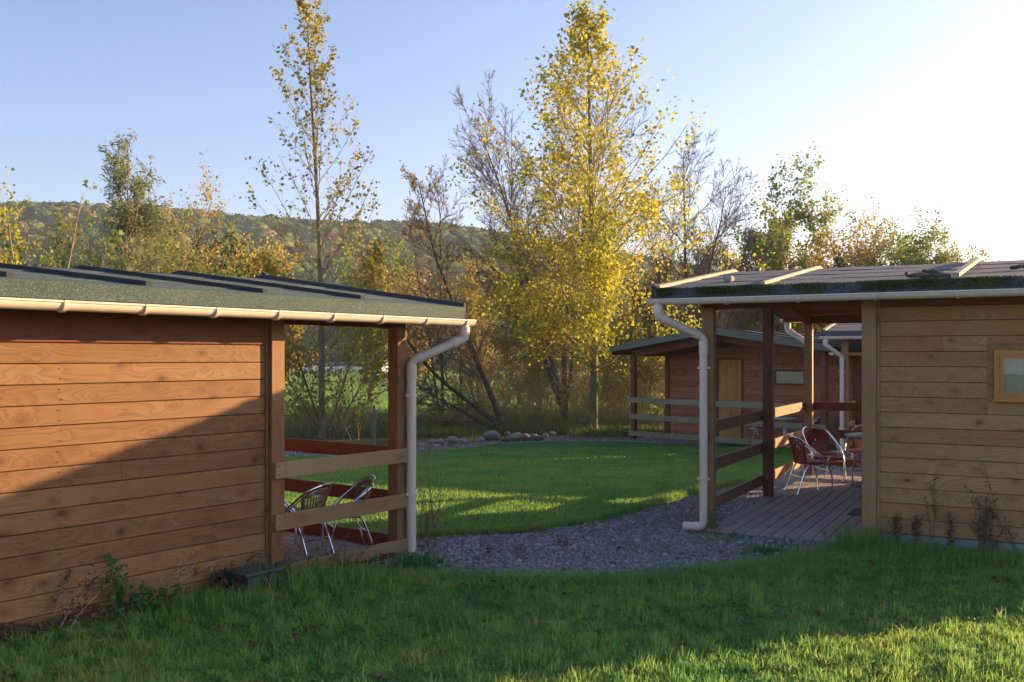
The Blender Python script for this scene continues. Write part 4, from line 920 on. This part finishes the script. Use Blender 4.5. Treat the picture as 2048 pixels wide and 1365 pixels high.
# wood edge behind the meadow (individual trees)
we = []
for i in range(22):
    px = 430 + i * 50 + random.Random(i).uniform(-15, 15); Y = 152 + random.Random(i + 50).uniform(-4, 14)
    we.append((px, Y + 30))
for i, (px, Y) in enumerate(we):
    H = random.Random(i + 9).uniform(10, 17); rng = np.random.default_rng(500 + i)
    root = empty('forest_tree', (AX(px, Y), Y, -.63)); tag(root, 'tree in the dark wood edge beyond the meadow and car park', 'tree', 'trees of the wood edge')
    MB().tube([(0, 0, -.2), (.1, 0, H * .4), (0, .1, H * .8)], [.28, .2, .06], 6).build('trunk', M['bark_dark'], root, True)
    n = 2600; c = rng.normal(size=(14, 3)) * np.array([2.3, 2.3, H * .2]) + np.array([0, 0, H * .52]); pk = c[rng.integers(0, 14, n)]; v = rng.normal(size=(n, 3)); v /= np.linalg.norm(v, axis=1, keepdims=True)
    Cn = pk + v * rng.uniform(.7, 1.7, (n, 1)); Cn = Cn[Cn[:, 2] > .3]; V, Fq = leafquads(Cn, .55, rng); link('crown', npmesh('crown', V, Fq, M[['dgreen', 'olive', 'dgreen', 'rust'][i % 4]]), root)

# ------------------------------------------------------------------ hill with forest
def ridge(px): return float(np.interp(px, [-600, -100, 0, 130, 260, 380, 480, 560, 700, 800, 900, 1000, 1150, 1300, 1450, 1600, 1900, 2300], [425, 410, 412, 416, 420, 424, 436, 440, 448, 446, 452, 472, 500, 522, 545, 575, 610, 630]))
RY = 380.0
def hillz(x, y):
    # a slope rising from y=190 to the ridge at RY; the ridge row depends on bearing
    px = 1024 + x / y * F; top = ZZ(ridge(px) + 40, RY); f = np.clip((y - 190) / (RY - 190), 0, 1); s = f * f * (3 - 2 * f)
    return top * s + 4.0 * math.sin(x * .035 + y * .02) * s * (1 - f) - (y > RY) * (y - RY) * .05
vs = []; nx, ny = 90, 26; xs = np.linspace(-420, 420, nx); ys = np.linspace(188, 470, ny)
for y in ys:
    for x in xs: vs.append((x, y, hillz(x, y) - .3))
me = bpy.data.meshes.new('hill'); me.from_pydata(vs, [], [(j * nx + i, j * nx + i + 1, (j + 1) * nx + i + 1, (j + 1) * nx + i) for j in range(ny - 1) for i in range(nx - 1)]); me.materials.append(M['hill'])
link('hill', me)['kind'] = 'structure'
rh = np.random.default_rng(77)
import bmesh
_b = bmesh.new(); bmesh.ops.create_icosphere(_b, subdivisions=2, radius=1); IV = np.array([v.co[:] for v in _b.verts]); IF = np.array([[v.index for v in f.verts] for f in _b.faces]); _b.free()
NC = 5000; yy = 190 + (RY + 16 - 190) * rh.random(NC) ** .8; pp = rh.uniform(-70, 1580, NC); xx = (pp - 1024) / F * yy
R_ = rh.uniform(2.4, 5.2, NC); zz_ = np.array([hillz(x, y) for x, y in zip(xx, yy)]); cen = np.stack([xx, yy, zz_ + R_ * .75], 1)
zone = vnoise(np.stack([xx, yy * .6], 1), .045, 61); tone = np.clip(zone * 1.25 - .12 + rh.normal(0, .2, NC), 0, 1)
dsp = 1 + rh.normal(0, .07, (NC, len(IV))); Vb = cen[:, None] + IV[None] * dsp[:, :, None] * (R_[:, None, None]) * .88
Fb = (np.arange(NC)[:, None, None] * len(IV) + IF[None]).reshape(-1, 3)
m_ = 110; v = rh.normal(size=(NC, m_, 3)); v /= np.linalg.norm(v, axis=2, keepdims=True); v[:, :, 2] = np.abs(v[:, :, 2]) - .2; Cl = cen[:, None] + v * (R_ * 1.0)[:, None, None] * rh.uniform(.8, 1.25, (NC, m_, 1))
Vl, Fl = leafquads(Cl.reshape(-1, 3), rh.uniform(.5, 1.1), rh)
tn_ = np.concatenate([np.repeat(tone, len(IV)), np.repeat(np.clip(np.repeat(tone, m_) + rh.normal(0, .08, NC * m_), 0, 1), 4)]).astype(np.float32)
me = npmesh('hill_forest', np.concatenate([Vb.reshape(-1, 3), Vl]), [Fb, Fl + len(Vb.reshape(-1, 3))], M['hillwood'])
at_ = me.attributes.new('tone', 'FLOAT', 'POINT'); at_.data.foreach_set('value', tn_)
tag(link('hill_forest', me), 'mixed autumn forest covering the far hill', 'forest', kind='stuff')

# ------------------------------------------------------------------ cars on the far car park
def car(px, Y, rot, col, label, L=4.3, H=1.48):
    r = empty('parked_car', (AX(px, Y * 1.22), Y * 1.22, -.61), rot); r.scale = (1.12,) * 3; tag(r, label, 'car')
    body = plain('car_paint', col, .25, .2, **{'Coat Weight': .5}); W_ = .86; l = L / 2
    prof = [(-l, .32), (-l, .78), (-l + .12, .92), (-l * .52, 1.0), (l * .45, .96), (l - .15, .82), (l, .62), (l, .32)]
    m = MB(); n = len(prof); vs = [(x, s * W_ * (1 if z < .9 else .95), z) for s in (-1, 1) for (x, z) in prof]
    m.add(vs, [tuple(range(n)), tuple(range(2 * n - 1, n - 1, -1))] + [(i, i + n, (i + 1) % n + n, (i + 1) % n) for i in range(n)]).build('body', body, r)
    cab = [(-l * .88, .93), (-l * .62, H - .08), (-l * .2, H), (l * .12, H - .06), (l * .5, .95)]; n = len(cab)
    vs = [(x, s * (.78 if z < 1 else .64), z) for s in (-1, 1) for (x, z) in cab]
    m = MB().add(vs, [tuple(range(n)), tuple(range(2 * n - 1, n - 1, -1))] + [(i, i + n, (i + 1) % n + n, (i + 1) % n) for i in range(n)]); m.build('cabin', M['carglass'], r)
    MB().slope(-l * .2, -l * .2 + .01, -.6, H, .6, H, .01)
    MB().box(-l * .6, l * .13, -.62, .62, H - .075, H + .012).build('roof', body, r)
    for s in (-1, 1): MB().slope(-l * .3, -l * .3 + .07, s * .79, .96, s * .66, H, .03).build('pillar', body, r)
    for x in (-l * .62, l * .64):
        for s in (-1, 1): MB().tube([(x, s * .70, .31), (x, s * .88, .31)], .31, 14).build('wheel', M['iron'], r)
    for s in (-1, 1):
        MB().box(l - .06, l + .012, s * .62 - .16, s * .62 + .16, .62, .75).build('headlight', M['white'], r)
        MB().box(-l - .012, -l + .04, s * .68 - .1, s * .68 + .1, .68, .88).build('tail_light', M['tail'], r)
    return r
M['carglass'] = plain('car_glass', (.05, .06, .07), .08); M['tail'] = plain('tail_lamp', (.4, .02, .02), .3)
car(598, 118, 2.9, (.45, .47, .50), 'silver grey estate car, leftmost on the far car park')
car(632, 126, .3, (.62, .63, .65), 'white car second from left on the far car park')
car(655, 116, 1.9, (.55, .60, .68), 'pale blue hatchback seen from behind past the poplar trunk')
car(612, 138, .1, (.38, .02, .02), 'dark red car behind the silver one')
car(700, 120, .2, (.5, .51, .52), 'light grey car right of the poplar trunk')
car(768, 116, 1.2, (.72, .72, .72), 'white car beside the left corner post, far off')
car(838, 128, .1, (.30, .02, .03), 'maroon car seen just right of the downpipe')

hz = MB().box(-720, 720, -45, 905, -2.5, 95).build('haze', None or M['core']); hz['kind'] = 'stuff'; hz.data.materials.clear()
hm, ht, ho = nmat('thin_air'); pv = ht.nodes.new('ShaderNodeVolumePrincipled'); pv.inputs['Color'].default_value = (.80, .86, 1, 1); pv.inputs['Density'].default_value = .00042; pv.inputs['Anisotropy'].default_value = .3
ht.links.new(pv.outputs[0], ho.inputs['Volume']); hz.data.materials.append(hm)
# ------------------------------------------------------------------ stones, fence post, edging, box
def rock(loc, sz, seed, name='stone', sub=2):
    import bmesh
    bm = bmesh.new(); bmesh.ops.create_icosphere(bm, subdivisions=sub, radius=1); rr = random.Random(seed); off = mathutils.Vector((rr.uniform(0, 99),) * 3)
    pl = [(mathutils.Vector((rr.gauss(0, 1), rr.gauss(0, 1), rr.gauss(0, 1))).normalized(), rr.uniform(.6, .85)) for _ in range(6)]
    for v in bm.verts:
        n = v.co.normalized(); r = 1 + .2 * mathutils.noise.noise(n * 1.3 + off)
        for q, d in pl:
            dt = n.dot(q) * r
            if dt > d: r *= d / dt
        v.co = n * r; v.co.x *= sz[0]; v.co.y *= sz[1]; v.co.z *= sz[2]
    me = bpy.data.meshes.new(name); bm.to_mesh(me); bm.free(); me.materials.append(M['stone']); o = link(name, me); o.location = loc; o.rotation_euler = (0, 0, rr.uniform(0, 6.28)); return o
rs = random.Random(5)
q = G(985, 880); tag(rock((q[0], q[1], .13 + float(gz(q[1]))), (.28, .18, .15), 900, 'boulder'), 'largest tan boulder of the stone row, foot of the leaning tree', 'boulder')
for i in range(52):
    f = i / 51; px = 832 + 268 * f + rs.uniform(-6, 6); py = np.interp(px, [830, 900, 960, 1010, 1100], [897, 890, 883, 877, 871]) + rs.uniform(-8, 3)
    if abs(px - 985) < 16 and abs(py - 880) < 6: continue
    x, y = G(px, py); s_ = rs.uniform(.05, .12) * rs.choice([1, 1, 1.35]); tag(rock((x, y, s_ * .35 + float(gz(y))), (s_ * 1.3, s_, s_ * .75), i, sub=1 if s_ < .1 else 2), 'grey-tan stone in the row along the far lawn edge', 'stone', 'stones along the far lawn edge')
for i in range(14):
    px = 600 + i * 16 + rs.uniform(-8, 8); x, y = G(px, 899 + rs.uniform(-3, 3)); s_ = rs.uniform(.05, .12); tag(rock((x, y, s_ * .35 + float(gz(y))), (s_ * 1.3, s_, s_ * .75), 300 + i, sub=1), 'pale stone beyond the left porch rail', 'stone', 'stones seen through the left porch')
x, y = G(747, 893); o = MB().tube([(0, 0, -.1), (0, 0, 1.0), (.01, 0, 1.05)], [.055, .05, .03], 10).build('fence_post', M['bark_pop'], None, True); o.location = (x, y, float(gz(y))); o.rotation_euler = (0, .03, 0); tag(o, 'single grey wooden stake in rough grass seen through the left porch', 'post')
a = G(1005, 886); b = G(1085, 882); o = MB().tube([(a[0], a[1], .05 + float(gz(a[1]))), (b[0], b[1], .05 + float(gz(b[1])))], .055, 8).build('log', M['bark_dark']); tag(o, 'brown log lying along the far lawn edge', 'log')
# timber edging by the near lawn edge
a = G(975, 1073); b = G(1090, 1064); o = MB().tube([(a[0], a[1], .01 + float(gz(a[1]))), (b[0], b[1], .015 + float(gz(b[1])))], .022, 6).build('edging_board', M['bark_dark']); tag(o, 'thin dark timber edging between lawn and gravel', 'edging')
x, y = G(508, 1185); bx = empty('utility_box', (x, y, float(gz(y))), math.atan2(CL.x[1], CL.x[0])); tag(bx, 'dark green plastic ground box with overhanging lid by left wall post', 'box')
MB().add([(-.17, -.13, 0), (.17, -.13, 0), (.17, .13, 0), (-.17, .13, 0), (-.15, -.11, .17), (.15, -.11, .17), (.15, .11, .17), (-.15, .11, .17)], [(0, 3, 2, 1), (4, 5, 6, 7), (0, 1, 5, 4), (1, 2, 6, 5), (2, 3, 7, 6), (3, 0, 4, 7)]).build('tub', M['box'], bx)
MB().box(-.2, .2, -.15, .15, .17, .2, .008).build('lid', M['box'], bx)
# debris on the right roof
for (px, py, ln_, sd_, lb_) in ((1838, 558, .30, 1, 'left twisted dry stick lying on right roof felt'), (1868, 560, .32, 2, 'lower mossy dry stick lying on right roof felt'), (1862, 551, .2, 3, 'small upper stick lying on right roof felt'), (2042, 541, .2, 4, 'dry stick on right roof at frame edge'), (1458, 566, .09, 5, 'short wood chunk on the right roof near its verge')):
    # find the roof point on that pixel ray
    q_ = (px - 1024) / F; best = None
    for tt in np.linspace(-.3, 2.8, 120):
        s_ = CR.a_of(tt, px); zz_ = 2.82 + .45 * (tt + .4) / 3.315; e = abs(CR.zof(s_, tt, py) - zz_)
        if best is None or e < best[0]: best = (e, s_, tt, zz_)
    _, s_, tt, zz_ = best; rr = random.Random(sd_); pts = [((i / 5 - .5) * ln_, rr.uniform(-.03, .03), .035 + rr.uniform(-.008, .02)) for i in range(6)]
    o = MB().tube(spline(pts, 3), .022 if ln_ > .1 else .04, 7).build('stick', M['bark_dark'] if sd_ != 5 else M['grey_y'], None, True); p = CR.W(s_, tt); o.location = (p[0], p[1], zz_); o.rotation_euler = (0, 0, rr.uniform(-.6, .3)); tag(o, lb_, 'stick')

# ------------------------------------------------------------------ weeds and dead plants
def weed(name, label, cat, base, n, H, spread, seed, mat, leafm, per, size, z0=0, el=1.0, rad=.0036, ntw=6, dirb=(0, 0), leaft0=.1, lensd=.3, grp=None):
    rng = np.random.default_rng(seed); P0 = np.zeros((n, 3)); P0[:, :2] = rng.normal(0, spread * .25, (n, 2)); D = np.column_stack([rng.normal(dirb[0], lensd, n), rng.normal(dirb[1], lensd * .5, n), np.ones(n)])
    P, R = grow(P0, D, H * rng.uniform(.5, 1.1, n), np.full(n, rad), 8, rng, .0, .08, .5); b, d, ln, ra = kids(P, R, ntw, rng, .2, 1, (.4, 1.), lf(.05 * H, .2 * H), .7, rad * .6); P2, R2 = grow(b, d, ln, ra, 4, rng, .02, .15, .6)
    root = empty(name, (base[0], base[1], z0 + float(gz(base[1])))); tag(root, label, cat, grp); V, Fq = merge([tubes(P, R, 4), tubes(P2, R2, 3)]); link('stems', npmesh('stems', V, Fq, mat), root)
    Cn = np.concatenate([sample(P, per * 3, rng, leaft0, .01), sample(P2, per, rng, .1, .012)]); V, Fq = leafquads(Cn, size, rng, el); link('leaves', npmesh('leaves', V, Fq, leafm), root); return root
def onwall(c, px, t=-.09): s_ = c.a_of(t, px); p = c.W(s_, t); return (p[0], p[1])
weed('nettle_plant', 'upright green nettle growing against the left plank wall', 'weed', onwall(CL, 235, -.16), 6, .55, .22, 1, M['weed'], M['weed'], 5, .035, ntw=5)
weed('nettle_plant', 'low green leafy weed at the foot of the left wall', 'weed', onwall(CL, 285, -.2), 9, .26, .4, 2, M['weed'], M['weed'], 5, .035)
weed('dry_plant', 'dry brown bramble stems arching against the left wall, left of the nettle', 'dead plant', onwall(CL, 110, -.14), 6, .62, .3, 3, M['straw'], M['deadleaf'], 6, .024, dirb=(.6, .5), lensd=.25)
weed('dry_plant', 'long straw-coloured dead stem leaning right on the left wall', 'dead plant', onwall(CL, 250, -.12), 3, .95, .1, 4, M['straw'], M['deadleaf'], 3, .018, dirb=(.95, 1.2), lensd=.12, rad=.005)
weed('dry_plant', 'dark withered weeds heaped over the green ground box', 'dead plant', onwall(CL, 480, -.22), 22, .32, .45, 5, M['deadstem'], M['deadleaf'], 3, .022, dirb=(0.1, .1), lensd=.5)
weed('creeper', 'small-leaved green creeper trailing over the box lid', 'weed', onwall(CL, 525, -.26), 24, .3, .5, 6, M['deadstem'], M['weed'], 3, .022, lensd=.7)
weed('dry_plant', 'withered weeds in front of the left porch bottom rail', 'dead plant', onwall(CL, 690, -.22), 16, .36, .6, 7, M['deadstem'], M['deadleaf'], 2, .016, lensd=.6)
weed('creeper', 'green creeper beneath the left porch rail', 'weed', onwall(CL, 620, -.2), 12, .2, .5, 27, M['deadstem'], M['weed'], 3, .024, lensd=.7)
def heap(px0, px1, n, hmax, seed, label, c=None):
    c = c or CL; rng = np.random.default_rng(seed); sa, sb = c.a_of(-.1, px0), c.a_of(-.1, px1); s_ = rng.uniform(min(sa, sb), max(sa, sb), n); t_ = -.06 - np.abs(rng.normal(0, .10, n)); Q = c.o[None] + c.x[None] * s_[:, None] + c.y[None] * t_[:, None]
    z = gz(Q[:, 1]) + rng.random(n) * hmax * np.exp(-((t_ + .06) / .12) ** 2) * (.5 + .5 * np.sin(s_ * 5) ** 2); V, Fq = leafquads(np.column_stack([Q, z]), .032, rng, 1.5, .3)
    tag(link('dry_litter', npmesh('dry_litter', V, Fq, M['deadleaf'])), label, 'litter', kind='stuff')
heap(-40, 330, 5200, .13, 80, 'dark withered leaves heaped at the foot of the left wall')
heap(430, 575, 3000, .2, 81, 'dry litter round the green ground box')
heap(600, 800, 1200, .08, 82, 'dry litter below the left porch rail')
heap(1765, 2060, 1500, .06, 83, 'dry litter along the right plinth', CR)
x, y = G(862, 1098); weed('dry_plant', 'tall sparse reddish dry plant right of the left downpipe', 'dead plant', (x, y), 8, 1.15, .2, 8, M['deadstem'], M['deadleaf'], 1, .014, ntw=8, lensd=.13, rad=.0042)
x, y = G(1040, 1120); weed('dry_plant', 'small wiry dry plant standing alone on the gravel', 'dead plant', (x, y), 6, .22, .1, 9, M['deadstem'], M['deadleaf'], 1, .012, lensd=.4)
x, y = G(1130, 1090); weed('dry_plant', 'low dead plant lying on gravel near its middle', 'dead plant', (x, y), 12, .13, .3, 19, M['deadstem'], M['deadleaf'], 1, .012, lensd=1.2)
for i, (px, H, n, lb_) in enumerate(((1793, .62, 3, 'thin black dead stalk on the right wall, nearest the wall post'), (1835, .5, 4, 'low tangle of dead stalks between the post and the tall stalk'), (1868, 1.28, 2, 'tallest straight dead stalk against the right wall'), (1898, .55, 3, 'short dark dead stalk right of the tallest one'), (1962, .78, 5, 'thick dark dead stalks below the window'), (2035, 1.1, 3, 'long dead stalk leaning left near the frame edge'), (1985, .4, 4, 'low dead stalks between the two thick ones'))):
    weed('dry_plant', lb_, 'dead plant', onwall(CR, px, -.08), n, H, .06, 20 + i, M['deadstem'], M['deadleaf'], 9 if H > .5 else 6, .018, ntw=9, lensd=.05 if i != 5 else .1, dirb=(0, 0) if i != 5 else (-.35, .18), rad=.0042)
weed('creeper', 'green creeper climbing the shoe of the right downpipe', 'weed', G(1424, 1072), 3, .34, .05, 60, M['weed'], M['weed'], 2, .035, lensd=.1)
def tuft(name, label, base, n, H, rad, seed, mat=None, wd=.009, lean=.7):
    rng = np.random.default_rng(seed); P = rng.normal(0, rad, (n, 2)) * np.array([1.6, .8]); P[0] = 0; o = link(name, blades(name, P, H, wd, rng, mat or M['grass'], lean, 0, oy=10 - P[:, 1])); o.location = (base[0], base[1], .004 + float(gz(base[1]))); o['kind'] = 'stuff'; tag(o, label, 'grass tuft'); return o
tuft('grass_tuft', 'tall dark grass tuft at the base of the right wall post', G(1722, 1103), 420, .30, .09, 1)
tuft('grass_tuft', 'long grass tuft right of the wall post along the plinth', G(1800, 1112), 420, .2, .14, 2)
tuft('grass_tuft', 'grass tuft under the middle of the right wall', G(1900, 1120), 420, .16, .17, 3)
tuft('grass_tuft', 'grass tuft at the right wall near the frame edge', G(2010, 1130), 420, .17, .17, 13)
tuft('plantain_clump', 'broad-leaved green weed clump at the foot of the left downpipe', G(822, 1140), 150, .2, .07, 4, M['weed'], .022, .9)
tuft('plantain_clump', 'smaller green weed clump on gravel right of the left downpipe', G(868, 1130), 50, .13, .05, 5, M['weed'], .022, .9)
tuft('plantain_clump', 'green weed clump on the gravel before the right porch', G(1530, 1110), 90, .12, .07, 6, M['weed'], .02, .9)
tuft('grass_tuft', 'thin grass at the foot of the right downpipe', G(1440, 1080), 160, .07, .14, 7)
tuft('grass_tuft', 'wild long grass by the green ground box', G(590, 1185), 380, .24, .16, 8)
tuft('grass_tuft', 'wild long grass before the left porch rail', G(690, 1165), 380, .2, .2, 9)
tuft('grass_tuft', 'rough grass left of the green ground box', G(430, 1215), 320, .16, .16, 10)
tuft('grass_tuft', 'dry yellow grass wisps at the lawn edge by the gravel', G(1380, 1040), 160, .08, .12, 11, M['grassdry'], .006)
# lawn edge tufts
P = []
el_ = [G(*p) for p in [(700, 1076), (830, 1078), (900, 1072), (1040, 1066), (1180, 1047), (1290, 1018), (1400, 985), (1460, 970), (1540, 950)]]
for (a, b) in zip(el_[:-1], el_[1:]):
    n = int(900 * math.dist(a, b)); f = rt.random(n)[:, None]; P.append(np.array(a) + (np.array(b) - np.array(a)) * f + rt.normal(0, .05, (n, 2)))
P = np.concatenate(P); tag(link('edge_grass', blades('edge_grass', P, .12, .009, rt, M['grass'], .6, .004)), 'longer grass fringing the lawn along the gravel', 'grass', kind='stuff')
P = []
el_ = [G(*p) for p in [(560, 1152), (750, 1150), (900, 1158), (1050, 1162), (1250, 1163), (1400, 1150), (1550, 1132), (1650, 1108), (1722, 1100)]]
for (a, b) in zip(el_[:-1], el_[1:]):
    n = int(1400 * math.dist(a, b)); f = rt.random(n)[:, None]; P.append(np.array(a) + (np.array(b) - np.array(a)) * f + rt.normal(0, .12, (n, 2)) * np.array([1, 1.2]))
P = np.concatenate(P); tag(link('edge_grass', blades('edge_grass', P, .085, .007, rt, M['grass'], .7, .004)), 'ragged grass fringing the gravel in front', 'grass', kind='stuff')
# larger fallen leaves on the front lawn
for i, (px, py) in enumerate([(765, 1283), (1632, 1225), (1732, 1240), (1868, 1180), (1615, 1268), (1672, 1272), (760, 1355), (1195, 1265), (1268, 1345), (1455, 1122), (1745, 1290), (290, 1345), (1145, 1340), (1365, 1292)]):
    rr = random.Random(i + 70); x, y = G(px, py, .05); m = MB(); k = 9; vs = [(0, 0, .004)]
    for j in range(k): a = 2 * math.pi * j / k; r = .034 * (1 + .35 * math.cos(a) + rr.uniform(-.2, .2)); vs.append((r * math.cos(a), r * math.sin(a) * .8, rr.uniform(.0, .02)))
    o = m.add(vs, [(0, j + 1, (j + 1) % k + 1) for j in range(k)]).build('fallen_leaf', M['deadleaf']); o.location = (x, y, .05 + float(gz(y))); o.rotation_euler = (rr.uniform(-.5, .5), rr.uniform(-.5, .5), rr.uniform(0, 6)); tag(o, 'curled brown fallen leaf lying on the front lawn', 'leaf', 'fallen leaves on the front lawn')
